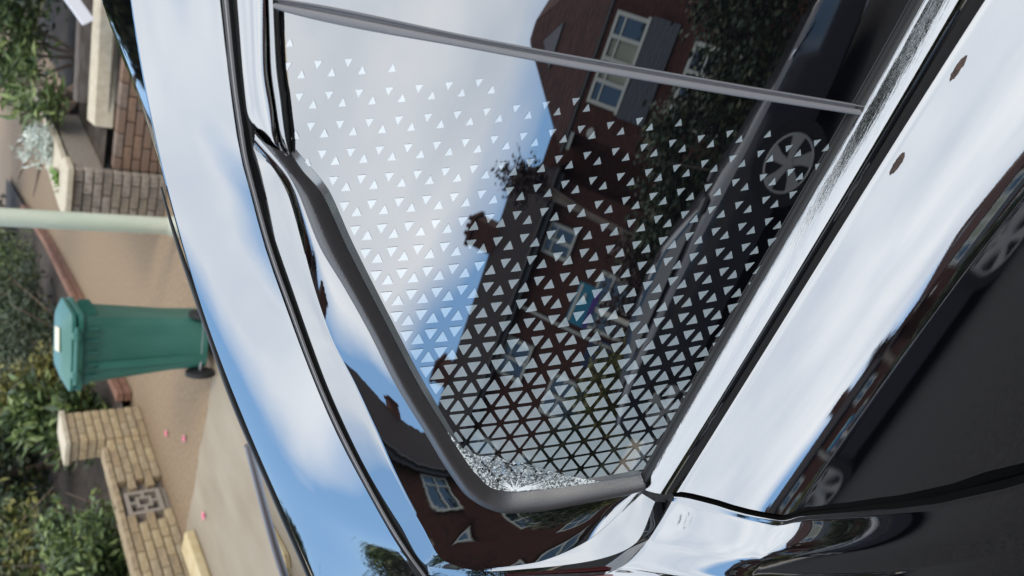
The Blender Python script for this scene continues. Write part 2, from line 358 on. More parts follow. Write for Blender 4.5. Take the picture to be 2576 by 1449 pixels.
for j, i0, row in [(11, 3, [(505, 150), (740, 125), (985, 85), (1225, 55)]), (12, 3, [(595, 330), (825, 290), (1065, 260), (1300, 230), (1545, 200)]), (13, 2, [(455, 520), (690, 490), (915, 460), (1140, 425), (1375, 395)]),
      (14, 1, [(310, 700), (535, 665), (760, 635), (985, 600), (1210, 570), (1440, 535), (1680, 500)]), (15, 1, [(400, 845), (620, 820), (835, 790), (1060, 755), (1290, 725), (1520, 690)])]:
    for i, p in enumerate(row): meas.append((i0+i, j, *d9(p)))
meas = np.array(meas)
mp_ = on_G(meas[:, 2], meas[:, 3])
# projective lattice: i,j -> photograph, solved on the pane's own chart (x, arc height)
def chart(P): return np.stack([P[:, 0], (P[:, 2]-ZB)/np.cos(R(E0+KC*.22))], 1)
A_ = []; uv = np.stack([meas[:, 2]/1000, meas[:, 3]/1000], 1)
for (i, j), (u, v) in zip(meas[:, :2], uv):
    A_.append([i, j, 1, 0, 0, 0, -u*i, -u*j, -u]); A_.append([0, 0, 0, i, j, 1, -v*i, -v*j, -v])
_, _, Vt = np.linalg.svd(np.array(A_)); Hm = Vt[-1].reshape(3, 3)
def lat0(i, j):
    q = np.stack([i, j, np.ones_like(i)], -1) @ Hm.T; return q[..., 0]/q[..., 2]*1000, q[..., 1]/q[..., 2]*1000
def quad(i, j): i = np.asarray(i); j = np.asarray(j); return np.stack([np.ones_like(i), i, j, i*i, i*j, j*j], -1)
l0 = lat0(meas[:, 0], meas[:, 1]); qa = quad(meas[:, 0], meas[:, 1])
cxq = np.linalg.lstsq(qa, meas[:, 2]-l0[0], rcond=None)[0]; cyq = np.linalg.lstsq(qa, meas[:, 3]-l0[1], rcond=None)[0]
print('LATTICE RES', np.abs(meas[:, 2]-l0[0]).max(), np.abs(meas[:, 2]-l0[0]-qa@cxq).max(), np.abs(meas[:, 3]-l0[1]-qa@cyq).max())
def lat(i, j): a_, b_ = lat0(i, j); q_ = quad(i, j); return a_+q_@cxq, b_+q_@cyq
ystart = pchip([700, 740, 880, 990, 1130, 1240, 1300, 1370, 1480, 1540, 1605, 1710, 1860, 1930, 2060, 2300], [95, 95, 140, 158, 198, 210, 250, 247, 258, 295, 285, 298, 325, 328, 348, 380])
def inside(px, py, poly):
    c = False; n = len(poly)
    for i in range(n):
        x1, y1 = poly[i]; x2, y2 = poly[(i+1) % n]
        if (y1 > py) != (y2 > py) and px < (x2-x1)*(py-y1)/(y2-y1)+x1: c = not c
    return c
outline = list(zip(*UP(np.linspace(0, 1, 80)))) + list(zip(*LO(np.linspace(0, 1, 80))))[::-1]
tri = MB(); ntri = 0
for j in range(-4, 40):
    for i in range(-30, 40):
        for up in (0, 1):
            if up: V = [(0, 0), (0, 1), (-1, 1)]
            else: V = [(0, 0), (1, 0), (0, 1)]
            # measured points are centroids of the upright triangles: shift to the lattice corner
            V = np.array(V, float)+np.array([1/3, -2/3])+np.array([i, j]); c = V.mean(0)
            cx, cy = lat(c[0], c[1]); jj = c[1]-.30*max(c[0], 0)
            if not (660 < cx < 2400 and 60 < cy < 1300): continue
            if cy < float(ystart(cx)): continue
            s = float(np.interp(jj, [-3, 0, 3, 5, 8, 11, 13, 15, 18], [.24, .27, .33, .38, .47, .56, .63, .69, .77]))
            W = c+(V-c)*s; px, py = lat(W[:, 0], W[:, 1])
            if not inside(cx, cy, outline): continue
            if not all(inside(a_, b_, outline) for a_, b_ in zip(px, py)):
                if not inside(cx, cy, outline): continue
            # slightly rounded corners
            pts = []
            for q in range(3):
                a0 = np.array([px[q], py[q]]); a1 = np.array([px[(q+1) % 3], py[(q+1) % 3]]); a2 = np.array([px[(q-1) % 3], py[(q-1) % 3]])
                pts += [a0+(a2-a0)*.06, a0+(a1-a0)*.06]
            pts = np.array(pts); P3 = on_G(pts[:, 0], pts[:, 1], -.0024)
            tri.add(P3, [tuple(range(6))]); ntri += 1
print('TRIANGLES', ntri)
tri.build('triangle_print', PRINT, glass)
# --- shattered corner of the pane
from mathutils.geometry import delaunay_2d_cdt
edge = para([(1125, 1085), (1180, 1138), (1260, 1152), (1340, 1172), (1420, 1194), (1512, 1212)]); base_ = para([(1138, 1106), (1202, 1196), (1238, 1226), (1288, 1236), (1372, 1229), (1440, 1221), (1512, 1212)])
pts = []; rs = random.Random(3); imp = np.array([1295., 1233.])
for k in range(2100):
    t = rs.random(); w = rs.random()**1.5
    e_, b_ = edge(t), base_(t); pts.append((float(b_[0]*(1-w)+e_[0]*w), float(b_[1]*(1-w)+e_[1]*w)))
res = delaunay_2d_cdt([Vector(p) for p in pts], [], [], 0, 1e-4)
vv = np.array([tuple(p) for p in res[0]]); inn = list(zip(*edge(np.linspace(0, 1, 40))))+list(zip(*base_(np.linspace(0, 1, 40))))[::-1]; innb = np.array(inn[40:])
V3 = on_G(vv[:, 0], vv[:, 1], -.0014+rng.normal(0, .0006, len(vv))); ff = []
crk = MB()
for f in res[2]:
    c = vv[list(f)].mean(0)
    if inside(c[0], c[1], inn) and rs.random() < .26: ff.append(f)
for a_, b_ in res[1]:
    m_ = (vv[a_]+vv[b_])/2
    if not inside(m_[0], m_[1], inn): continue
    te = np.hypot(*(innb-m_).T).min(); di = np.hypot(*(m_-imp))
    if rs.random() > np.clip(1.15-te/75, .25, .95): continue
    d_ = vv[b_]-vv[a_]; L_ = np.hypot(*d_)
    if L_ > 26: continue
    pn = np.array([-d_[1], d_[0]])/L_*rs.choice([.16, .22, .3, .7])*(1.5 if te < 18 else 1)
    q = np.array([vv[a_]-pn*.4, vv[a_]+pn*.4, vv[b_]+pn, vv[b_]-pn]); crk.add(on_G(q[:, 0], q[:, 1], .0002+rs.uniform(0, .0008)), [(0, 1, 2, 3)])
CR1 = mat('crazed_glass', (.16, .185, .19), .03, ior=3.2)
mesh('shattered_glass', V3, ff, CR1, glass)
CW = mat('crack_white', (.80, .83, .83), .15, noise=(330, (.10, .12, .12), .46, .56))
crk.build('crack_network', CW, glass)['kind'] = 'stuff'
rays_ = MB()
for k in range(44):
    an = R(rs.choice([rs.uniform(-175, -5), rs.uniform(-40, -6)])); L = rs.uniform(18, 60)*(1.9 if an > -.7 else 1); w0 = rs.uniform(.7, 1.7)
    a0 = imp+np.array([math.cos(an), math.sin(an)])*4; a1 = imp+np.array([math.cos(an), math.sin(an)*(.8 if an < -.7 else .45)])*L
    pr = np.array([-math.sin(an), math.cos(an)])
    q = np.array([a0-pr*w0, a0+pr*w0, a1]); rays_.add(on_G(q[:, 0], q[:, 1], .0006+rs.uniform(0, .001)), [(0, 1, 2)])
rays_.build('crack_rays', mat('crack_bright', (.8, .82, .82), .2), glass)
# --- door frame above the glass, felt run and rubber
FL = knot([(574, -260), (597, 0), (613, 200), (624, 287), (640, 316), (680, 350), (725, 389)])
FR = knot([(650, -260), (670, 0), (675, 167), (687, 260), (695, 310), (706, 360), (727, 391)])
FM = knot([(690, -260), (703, 0), (713, 167), (722, 240), (728, 300), (733, 350), (735, 386)])
FG = knot([(700, -260), (710, 0), (717, 167), (727, 240), (734, 300), (740, 355), (740, 386)])
tf = np.linspace(0, 1, 60); l_, r_, m_, g_ = FL(tf), FR(tf), FM(tf), FG(tf)
Pr = on_G(*r_, .003); Pl = on_plane(*l_, Pr, nrm(47))
def ext(r, dx=1.3): return np.vstack([r[0]+np.array([dx, .05, .02]), r[0]+np.array([dx*.5, .015, .015]), r])
loft('door_frame', [ext(Pl+np.array([0, .012, -.006])), ext(Pl)]+[ext(Pl*(1-w)+Pr*w+nrm(45)*.004*4*w*(1-w)) for w in (.1, .3, .5, .7, .9)]+[ext(Pr), ext(Pr+np.array([0, .006, -.004]))], PAINT, car, 40)
rows = [on_G(r_[0]*(1-w)+m_[0]*w, r_[1]*(1-w)+m_[1]*w, o) for w, o in [(0, -.004), (.05, .0), (.3, .0035), (.6, .004), (.9, .001), (1, -.004)]]
loft('upper_window_trim', [ext(r) for r in rows], GLOSS, car, 50)
loft('felt_run', [ext(on_G(*m_, -.002)), ext(on_G(*g_, -.001)), ext(on_G(*g_, -.004))], FELT, car, 50)
bx = np.linspace(560, 830, 12); rows = []
for xx in np.linspace(0, 1, 24):
    yy = -260+xx*770; rows.append(on_G(np.linspace(float(pchip([-260, 0, 167, 283, 383, 483, 620], [530, 560, 580, 595, 612, 632, 670])(yy)), 700+max(0, (yy-330))*.42, 12), np.full(12, yy), -.011))
loft('frame_backing', rows, DARKGAP, car, 50)
# --- roof channel
fCLm = fn([(0, 553), (167, 572), (283, 587), (383, 603), (483, 629), (610, 663), (783, 723), (950, 786), (1093, 848), (1263, 938), (1363, 995), (1449, 1052), (1560, 1125)])
fCRm = fn([(0, 597), (200, 613), (283, 624), (330, 632), (400, 641), (483, 660), (633, 703), (760, 748), (966, 822), (1143, 905), (1306, 992), (1396, 1052), (1449, 1095), (1560, 1180)])
yc = np.linspace(-260, 1560, 160)
xl, xr = fCLm(yc), fCRm(yc)
# the channel follows the pillar and frame top edges
Sr = on_G(xr, yc)
edge3 = np.vstack([Pl, Po[6:int(M*.66)]]); edge3 = edge3[np.argsort(-edge3[:, 0])]
kk = [0]
for i in range(1, len(edge3)):
    if edge3[i, 0] < edge3[kk[-1], 0]-.006: kk.append(i)
e3 = edge3[kk]
eY = np.poly1d(np.polyfit(e3[:, 0], e3[:, 1], 4)); 
dch = ray(xr, yc); tt = np.full(len(yc), .8)
for _ in range(60):
    Pp = CAM+dch*tt[:, None]; tt = tt + (eY(np.clip(Pp[:, 0], e3[-1, 0], e3[0, 0]))-Pp[:, 1])/np.maximum(dch[:, 1], .2)*.6
Pcr = CAM+dch*tt[:, None]
Pcl = on_plane(xl, yc, Pcr, nrm(52))
nn = nrm(52)
def chan(w, o): return ext(Pcr*(1-w)+Pcl*w+nn*o)
loft('roof_channel', [chan(-.06, -.012), chan(.02, -.008), chan(.2, -.005), chan(.5, -.006), chan(.56, -.001)], RUBBER, car, 50)
loft('channel_lip', [chan(.56, -.001), chan(.62, .001), chan(.70, .001), chan(.74, -.002)], LIPSHEEN, car, 50)
loft('channel_groove', [chan(.74, -.002), chan(.8, -.008), chan(1.0, -.008), chan(1.05, -.004)], DARKGAP, car, 50)
# --- roof skin from the channel over to the far side
fS = fn([(-260, 150), (0, 238), (130, 290), (250, 332), (450, 392), (600, 440), (750, 490), (880, 534), (966, 563), (1043, 593), (1113, 623), (1199, 661), (1299, 704), (1393, 746), (1449, 770), (1600, 835)])
fE = fn([(-260, 300), (0, 330), (130, 350), (250, 370), (450, 408), (600, 450), (750, 502), (880, 547), (966, 577), (1043, 607), (1113, 637), (1199, 675), (1299, 718), (1393, 760), (1449, 784), (1600, 849)])
fYE = pchip([-420, 0, 250, 500, 1000, 1449, 1640], [.90, .87, .85, .82, .76, .69, .66])
ysil = np.linspace(-420, 1640, 80); Ed = on_y(fE(ysil), ysil, fYE(ysil)[:, None]); Sil = Ed
dS = ray(fS(ysil), ysil); Fa = CAM + dS*((Ed[:, 2]-.004-H)/dS[:, 2])[:, None]
ch = ext(Pcl)
Yf, Zf = pchip(ch[::-1, 0], ch[::-1, 1]), pchip(ch[::-1, 0], ch[::-1, 2])
#print('SIL', Sil[::10].round(2).tolist()); print('CHAN', ch[::20].round(2).tolist())
Xs = np.linspace(max(Sil[:, 0].min(), -1.15), 1.3, 90)
zfit = np.poly1d(np.polyfit(Sil[:, 0], Sil[:, 2], 4)); yfit = np.poly1d(np.polyfit(Sil[:, 0], Sil[:, 1], 3))
rows = []
Xmin = ch[:, 0].min()
for w in np.r_[-.012, np.linspace(0, 1, 40), 1.02, 1.06]:
    r = []
    for X in Xs:
        Xc = X if X > Xmin else Xmin
        y0, z0 = float(Yf(Xc)), float(Zf(Xc))
        if X < Xmin: z0 -= (Xmin-X)*.9
        Xq = np.clip(X, Sil[:, 0].min(), Sil[:, 0].max()); z1 = float(zfit(Xq)); YS = float(yfit(Xq)); m1 = .27
        L = YS-y0; m0 = min(1.3, max(.2, 2.0*(z1-z0)/L - m1))
        if w < 0: r.append((X, y0-.001, z0-.014)); continue
        t = w
        if t <= 1:
            h00, h10, h01, h11 = 2*t**3-3*t*t+1, t**3-2*t*t+t, -2*t**3+3*t*t, t**3-t*t
            z = h00*z0+h10*L*m0+h01*z1+h11*L*m1
        else: z = z1-.002*(t-1)/.06
        r.append((X, y0+L*t, z))
    rows.append(np.array(r))
loft('roof_panel', rows, PAINT, car, 50)
yFa = np.poly1d(np.polyfit(Fa[:, 0], Fa[:, 1], 3)); top = [rows[-1]]
for dt, dz in ((.25, .0), (.5, .0), (.75, .001), (1.0, .003), (1.08, .012), (1.2, .03)):
    r = rows[-1].copy(); fy = np.clip(yFa(np.clip(r[:, 0], Fa[:, 0].min(), Fa[:, 0].max())), r[:, 1]+.03, 1.9); r[:, 2] -= dz+(fy-r[:, 1])*dt*np.interp(r[:, 0], [-.55, -.2], [.24, .0]); r[:, 1] = r[:, 1]+(fy-r[:, 1])*dt; top.append(r)
bk = top[-1].copy(); bk[:, 1] = np.maximum(bk[:, 1]+.05, 1.95); bk[:, 2] -= .25; top.append(bk)
loft('roof_top', top, PAINT, car, 30)
# rubber trim along the rear roof edge and the spoiler beyond it
yt = np.linspace(470, 1500, 60); tr = on_y(fE(yt)-7, yt, (fYE(yt)+.012)[:, None]); MB().tube([tuple(p) for p in tr], [float(q) for q in np.interp(yt, [470, 760], [.0012, .0036])], 8).build('roof_edge_trim', RUBBER, car, 50)
ys_ = np.linspace(1120, 1500, 30); fT = fn([(1120, 621), (1200, 641), (1300, 667), (1390, 692), (1449, 711), (1500, 728)])
loft('spoiler_panel', [on_y(fE(ys_)*(1-w)+(fT(ys_))*w-4*(1-w), ys_, (fYE(ys_)*(1-w)+1.12*w+.02)[:, None]) for w in (0, .25, .5, .75, 1)], GLOSS, car, 50)
for dx_, rr2, nm in ((0, .0055, 'spoiler_rail'), (11, .0045, 'spoiler_rail')):
    MB().tube([tuple(p) for p in on_y(fT(ys_)+dx_, ys_, np.full((30, 1), 1.115))], rr2, 8).build(nm, mat('rail_grey', (.16, .145, .15), .3), car, 50)
# ================================================================ GROUND
def sheet(name, pts, z, m): o = MB().poly([(p[0], p[1], z) for p in pts]).build(name, m); o['kind'] = 'structure'; return o
ASPH = mat('asphalt', (.017, .016, .016), .9, spec=.2, noise=(60, (.032, .030, .029), .4, .6), bump=(300, .4, .004))
DRIVE = mat('tan_concrete', (.185, .122, .068), .9, noise=(26, (.275, .195, .12), .3, .7), bump=(120, .7, .006))
FOOT = mat('grey_concrete', (.25, .20, .142), .9, noise=(4, (.31, .262, .195), .3, .7, (1, .4, 1)), bump=(160, .4, .003))
SOIL = mat('garden_soil', (.035, .025, .02), .95, noise=(9, (.07, .05, .035), .4, .6), bump=(40, .9, .02))
KERB = mat('kerb_stone', (.30, .29, .28), .8, noise=(12, (.40, .38, .36), .4, .6))
sheet('road', [(-400, -400), (400, -400), (400, 400), (-400, 400)], -.12, ASPH)
sheet('footpath', [(-60, 2.25), (60, 2.25), (60, 4.62)]+[(x_, 4.60+.015*math.sin(x_*9.1)+.008*math.sin(x_*23.7+1)) for x_ in np.arange(2, -8, -.07)]+[(-60, 4.62)], .004, FOOT)
sheet('driveway', [(-60, 4.5), (60, 4.5), (60, 60), (-60, 60)], 0, DRIVE)
sheet('garden_bed', [(-30, 2.3), (-5.12, 2.3), (-5.12, 7.0), (-5.95, 11.2), (-6.5, 14.1), (-9, 24), (-30, 24)], .10, SOIL)
sheet('raised_bed', [(-2.4, 6.8), (12, 6.8), (12, 16), (-2.5, 16)], .50, SOIL)
sheet('far_footpath', [(-60, -6.2), (60, -6.2), (60, -8.2), (-60, -8.2)], .004, FOOT)
sheet('front_gardens', [(-60, -8.2), (60, -8.2), (60, -60), (-60, -60)], .02, mat('lawn_soil', (.03, .035, .018), .95, noise=(6, (.05, .06, .025), .4, .6)))
kb = mesh('kerb_block', *(lambda b: (b.v, b.f))(MB().box((0, 0, 0), (.9, .14, .17), bev=.012)), KERB).data
bpy.data.objects.remove(bpy.data.objects['kerb_block'])
for yy, lab in ((2.17, 'kerb_line_near'), (-6.12, 'kerb_line_opposite')):
    kr = empty('kerb', (0, yy, 0)); kr['kind'] = 'structure'
    for k in range(-9, 7):
        o = bpy.data.objects.new('kerb_stone', kb); C.objects.link(o); o.parent = kr; o.location = (k*.91, 0, -.073)
# ================================================================ BRICKWORK
def bricks(root, org, ang, n, courses, size, mats, z0=0.0, skip=None, core=None, depth=.10, jit=.003):
    """stretcher bond face on a mortar core, each brick its own object; face looks along -local Y"""
    L, Hh = size; ca, sa = math.cos(ang), math.sin(ang)
    key = [bpy.data.meshes.new('brick') for _ in mats]
    for me, m in zip(key, mats):
        b = MB().box((0, 0, 0), (L-.011, depth, Hh-.011), bev=.004); me.from_pydata(b.v, [], b.f); me.materials.append(m)
    half = bpy.data.meshes.new('brick'); b = MB().box((0, 0, 0), (L/2-.011, depth, Hh-.011), bev=.004); half.from_pydata(b.v, [], b.f); half.materials.append(mats[0])
    for c in range(courses):
        odd = c % 2; xs = []
        if odd: xs = [(L/4, half)]+[(L*(k+1), None) for k in range(n-1)]+[(L*n-L/4, half)]
        else: xs = [(L*(k+.5), None) for k in range(n)]
        for x_, me in xs:
            zc = z0+(c+.5)*Hh
            if skip and skip(x_, zc): continue
            o = bpy.data.objects.new('brick', me or random.choice(key)); C.objects.link(o); o.parent = root
            dy = random.uniform(-jit, jit)
            o.location = (org[0]+ca*x_-sa*(depth/2+dy), org[1]+sa*x_+ca*(depth/2+dy), zc); o.rotation_euler = (0, 0, ang+random.uniform(-.006, .006))
STOCK = [mat('stock_brick', c, .9, noise=(22, d_, .35, .65), bump=(90, .6, .004)) for c, d_ in (((.34, .25, .14), (.44, .35, .22)), ((.40, .31, .19), (.28, .21, .135)), ((.27, .205, .13), (.40, .32, .21)), ((.36, .265, .15), (.25, .19, .125)))]
REDB = [mat('red_brick', c, .9, noise=(22, d_, .35, .65), bump=(90, .6, .004)) for c, d_ in (((.20, .095, .06), (.28, .15, .10)), ((.24, .12, .08), (.18, .09, .06)))]
GREYB = [mat('weathered_brick', c, .9, noise=(18, d_, .35, .65), bump=(90, .6, .004)) for c, d_ in (((.19, .155, .125), (.31, .265, .215)), ((.24, .195, .15), (.15, .125, .105)), ((.21, .165, .125), (.42, .365, .31)), ((.27, .21, .15), (.18, .15, .12)))]
ORANGE = [mat('orange_brick', c, .9, noise=(14, d_, .35, .65), bump=(90, .6, .004)) for c, d_ in (((.21, .125, .085), (.17, .12, .09)), ((.17, .11, .08), (.25, .155, .10)), ((.15, .115, .095), (.23, .17, .13)))]
MORT = mat('mortar', (.20, .17, .135), .95, noise=(40, (.27, .23, .19), .4, .6))
COPE = mat('cream_coping', (.44, .37, .27), .85, noise=(16, (.52, .46, .35), .35, .65), bump=(120, .4, .003))
w = empty('garden_wall', (-4.97, 4.6, 0)); tag(w, 'low buff brick garden wall with a pierced square block in its face', 'wall')
# local frame: x runs along -Y (towards the street), face looks to +X
def wall_face(root, y0, n, courses, mats, size=(.222, .0745), z0=0, skip=None, X=-4.97): bricks(root, (X-root.location.x, y0-root.location.y, 0), R(90), n, courses, size, mats, z0, skip)
blk = (5.06, 5.35)
wall_face(w, 2.4, 17, 5, STOCK, skip=lambda x_, z_: blk[0]-.10 < 2.4+x_ < blk[1]+.10 and .03 < z_ < .37)
MB().box((-.13, (2.4+blk[0])/2-4.6, .186), (.10, blk[0]-2.4, .36)).box((-.13, (blk[1]+6.16)/2-4.6, .186), (.10, 6.16-blk[1], .36)).box((-.10, (blk[0]+blk[1])/2-4.6, .03), (.15, .30, .05)).build('mortar_core', MORT, w)
cb = bpy.data.meshes.new('coping_brick'); b_ = MB().box((0, 0, 0), (.13, .22, .05), bev=.006); cb.from_pydata(b_.v, [], b_.f); cb.materials.append(STOCK[1])
for k in range(16):
    o = bpy.data.objects.new('coping_brick', cb); C.objects.link(o); o.parent = w; o.location = (-.065+random.uniform(-.004, .004), 2.52+k*.227-4.6, .402)
sb = MB(); cy, cz, S = (blk[0]+blk[1])/2-4.6, .205, .145
BL = mat('concrete_block', (.29, .25, .21), .9, bump=(120, .4, .003))
def bar(y_, z_, dy_, dz_): sb.box((-.045, cy+y_, cz+z_), (.09, dy_, dz_))
for s_ in (-1, 1):
    bar(0, s_*(S-.016), 2*S, .032); bar(s_*(S-.016), 0, .032, 2*S-.066)
    bar(0, s_*.052, .128, .024); bar(s_*.052, 0, .024, .078)
    bar(0, s_*.0885, .026, .047); bar(s_*.0885, 0, .047, .026)
sb.build('pierced_block', BL, w)
pr = empty('brick_pier', (-4.95, 6.4, 0)); tag(pr, 'taller buff brick pier at the end of the garden wall', 'pier')
bricks(pr, (0, -.26, 0), R(90), 2, 9, (.24, .0745), STOCK)
bricks(pr, (-.23, -.26, 0), 0, 1, 9, (.225, .0745), STOCK)
MB().box((-.15, -.02, .335), (.12, .44, .66)).build('mortar_core', MORT, pr)
MB().box((-.115, -.02, .695), (.27, .53, .05), bev=.008).build('cap', COPE, pr)
ed = empty('brick_edging', (-5.0, 6.95, 0)); tag(ed, 'low row of red bricks edging the driveway behind the bin', 'edging')
pth = [(-5.0, 6.95), (-5.3, 8.6), (-5.75, 10.9), (-6.4, 14.0), (-7.6, 18.5)]
for (x0, y0), (x1, y1) in zip(pth[:-1], pth[1:]):
    Ls = math.hypot(x1-x0, y1-y0); bricks(ed, (x0+5.0, y0-6.95, 0), math.atan2(y1-y0, x1-x0), int(Ls/.225), 2, (Ls/int(Ls/.225), .08), REDB)
rw = empty('planter_wall', (-2.6, 6.6, 0)); tag(rw, 'weathered brick planter wall with cream coping beside the lamp post', 'wall')
bricks(rw, (-.20, 0, 0), 0, 2, 10, (.225, .0745), GREYB)
bricks(rw, (.25, .1, 0), R(0), 14, 6, (.225, .0745), ORANGE, depth=.12)
bricks(rw, (-.20, 2.7, 0), R(-90), 12, 10, (.225, .0745), GREYB)
MB().box((.02, 1.38, .365), (.36, 2.5, .73)).build('mortar_core', MORT, rw)
MB().box((.02, .11, .776), (.50, .30, .055), bev=.01).build('coping', COPE, rw)
MB().box((-.02, 1.49, .776), (.46, 2.44, .055), bev=.01).build('coping', COPE, rw)
def beam(p0, p1, w_, h_, name, m, bev=.012):
    p0, p1 = np.asarray(p0), np.asarray(p1); L_ = np.linalg.norm((p1-p0)[:2]); o = MB().box((0, 0, 0), (L_, w_, h_), bev=bev).build(name, m)
    o.location = (p0+p1)/2; o.rotation_euler = (0, 0, math.atan2(*(p1-p0)[[1, 0]])); return o
sl = beam(on_y(219, 258, 7.35), on_y(222, -120, 7.6), .15, .16, 'timber_sleeper', mat('old_timber', (.075, .058, .048), .8, noise=(7, (.14, .12, .105), .4, .65, (1, 9, 9)), bump=(18, .6, .01, (.6, 8, 8))))
tag(sl, 'dark weathered timber sleeper lying along the planter', 'timber')
st = beam(on_y(268, 315, 6.95), on_y(262, -150, 7.2), .34, .16, 'stone_slab', COPE); tag(st, 'flat cream stone slab in front of the timber sleeper', 'slab')
fs = MB().box((0, 0, 0), (.20, .70, .09), bev=.015).build('stone_block', mat('yellow_stone', (.50, .38, .20), .85, noise=(10, (.56, .45, .27), .4, .6)))
fs.location = (-4.72, 4.05, .048); tag(fs, 'long yellow stone block lying at the foot of the garden wall', 'stone')
# white board glimpsed past the roof
wb = MB().add(*(lambda b: (b.v, b.f))(MB().box((.45, 0, .05), (.9, .03, .10), bev=.004))).box((.45, .03, -.35), (.05, .03, .7)).build('white_board', mat('white_paint', (.72, .72, .76), .5))
wb.location = on_y(238, 50, 6.6); wb.rotation_euler = (0, R(-38), R(20)); tag(wb, 'slim white painted board leaning in the planter at the frame edge', 'board')
# ================================================================ LAMP POST
lp = empty('lamp_post', tuple(on_z(452, 570, 0))); tag(lp, 'pale green metal lamp post rising beside the driveway', 'lamp post')
PG = mat('pale_green_paint', (.46, .51, .40), .45, noise=(6, (.54, .57, .46), .4, .6, (1, 1, .3)))
MB().tube([(0, 0, 0), (0, 0, .03), (0, 0, .08), (0, 0, .11)], [.10, .10, .085, .076], 24).build('base', PG, lp, 30)
MB().tube([(0, 0, .10), (0, 0, 1.5), (0, 0, 3.4)], [.076, .072, .066], 24).build('pole', PG, lp, 30)
MB().tube([(0, 0, 3.4), (0, 0, 3.5), (0, 0, 3.75), (0, 0, 3.82)], [.08, .12, .15, .04], 16).build('lantern', mat('lantern_grey', (.3, .3, .3), .5), lp, 30)
# ================================================================ WHEELIE BIN
GB = mat('green_plastic', (.020, .115, .090), .45, noise=(4, (.045, .155, .125), .38, .72, (1, 1, .5)), bump=(25, .15, .003))
bn = empty('wheelie_bin', (-3.02, 4.86, 0), R(16)); bn.scale = (1.05, 1.05, 1.04); tag(bn, 'green plastic wheelie bin with closed lid standing on the driveway', 'bin')
def ring(hx, hy, z, r, oy=0, n=5):
    v = []
    for sx, sy, a0 in ((1, -1, -90), (1, 1, 0), (-1, 1, 90), (-1, -1, 180)):
        for k in range(n+1):
            a = R(a0+90*k/n); v.append((sx*(hx-r)+r*math.cos(a), oy+sy*(hy-r)+r*math.sin(a), z))
    return v
def stack(rs, cap0=True, cap1=True):
    n = len(rs[0]); v = [p for r_ in rs for p in r_]; f = []
    for k in range(len(rs)-1):
        for i in range(n): f.append((k*n+i, k*n+(i+1) % n, (k+1)*n+(i+1) % n, (k+1)*n+i))
    if cap0: f.append(tuple(range(n))[::-1])
    if cap1: f.append(tuple((len(rs)-1)*n+i for i in range(n)))
    return MB().add(v, f)
stack([ring(.185, .20, .06, .05), ring(.19, .205, .30, .05), ring(.225, .245, .80, .05), ring(.235, .255, .82, .05), ring(.235, .255, .86, .05)]).build('body', GB, bn, 35)
stack([ring(.255, .275, .855, .05), ring(.262, .283, .86, .05), ring(.262, .283, .885, .05), ring(.23, .25, .905, .05)]).build('rim', GB, bn, 30)
stack([ring(.25, .27, .90, .06, -.01), ring(.262, .285, .905, .06, -.01), ring(.262, .285, .925, .06, -.01), ring(.19, .21, .965, .06, -.01), ring(.12, .13, .975, .05, -.01)]).build('lid', GB, bn, 30)
for k in range(5):
    MB().box((-.16+k*.08, -.255, .80), (.012, .03, .07), bev=.003).build('rib', GB, bn); MB().box((.245, -.16+k*.08, .80), (.03, .012, .07), bev=.003).build('rib', GB, bn)
MB().box((-.13, -.30, .90), (.05, .09, .05), bev=.01).box((.13, -.30, .90), (.05, .09, .05), bev=.01).tube([(-.19, -.335, .90), (.19, -.335, .90)], .015, 10).build('handle', GB, bn, 40)
MB().box((-.10, -.222, .42), (.05, .012, .70), rx=R(4.5), bev=.004).build('ridge', GB, bn)
MB().tube([(-.23, -.19, .10), (.23, -.19, .10)], .012, 8).build('axle', mat('steel', (.35, .35, .36), .4, metal=1), bn, 40)
TYRE = mat('tyre_rubber', (.012, .012, .012), .75)
for s_ in (-1, 1):
    wh = MB().tube([(s_*.20, -.19, .10), (s_*.205, -.19, .10), (s_*.235, -.19, .10), (s_*.24, -.19, .10)], [.085, .10, .10, .085], 24).build('wheel', TYRE, bn, 40)
    MB().tube([(s_*.2405, -.19, .10), (s_*.246, -.19, .10)], [.04, .035], 16).build('hub', mat('hub_grey', (.1, .1, .1), .5), wh, 40)
lb = MB().box((.05, -.08, .978), (.16, .20, .006), rz=.2, bev=.002).build('lid_sticker', mat('cream_label', (.62, .58, .42), .6), bn)
# ================================================================ PLANTS
def leafmat(n, c, d_): return mat(n, c, .5, noise=(30, d_, .3, .7))
L_DARK = [leafmat('leaf_dark', (.022, .042, .015), (.045, .072, .022)), leafmat('leaf_mid', (.075, .115, .03), (.10, .15, .04)), leafmat('leaf_pale', (.17, .22, .07), (.23, .28, .10))]
L_YEL = [leafmat('leaf_olive', (.06, .065, .015), (.10, .10, .02)), leafmat('leaf_yellow', (.16, .15, .03), (.22, .20, .05)), leafmat('leaf_dull', (.04, .045, .015), (.06, .065, .02))]
L_IVY = [leafmat('ivy_dark', (.010, .022, .008), (.02, .038, .012)), leafmat('ivy_mid', (.025, .045, .015), (.04, .06, .02)), leafmat('ivy_olive', (.05, .055, .015), (.07, .07, .02))]
L_RED = [leafmat('maple_dark', (.03, .008, .008), (.05, .012, .012)), leafmat('maple_mid', (.05, .018, .012), (.07, .03, .02)), leafmat('leaf_brownish', (.03, .02, .01), (.05, .03, .015))]
L_SIL = [leafmat('leaf_silver', (.62, .66, .58), (.74, .77, .70)), leafmat('leaf_silver_grey', (.40, .46, .40), (.5, .55, .48)), leafmat('leaf_silver_dark', (.28, .33, .28), (.4, .45, .38))]
BARK = mat('bark', (.16, .115, .085), .9, noise=(14, (.24, .18, .14), .35, .65, (1, 1, .3)), bump=(30, .8, .01))
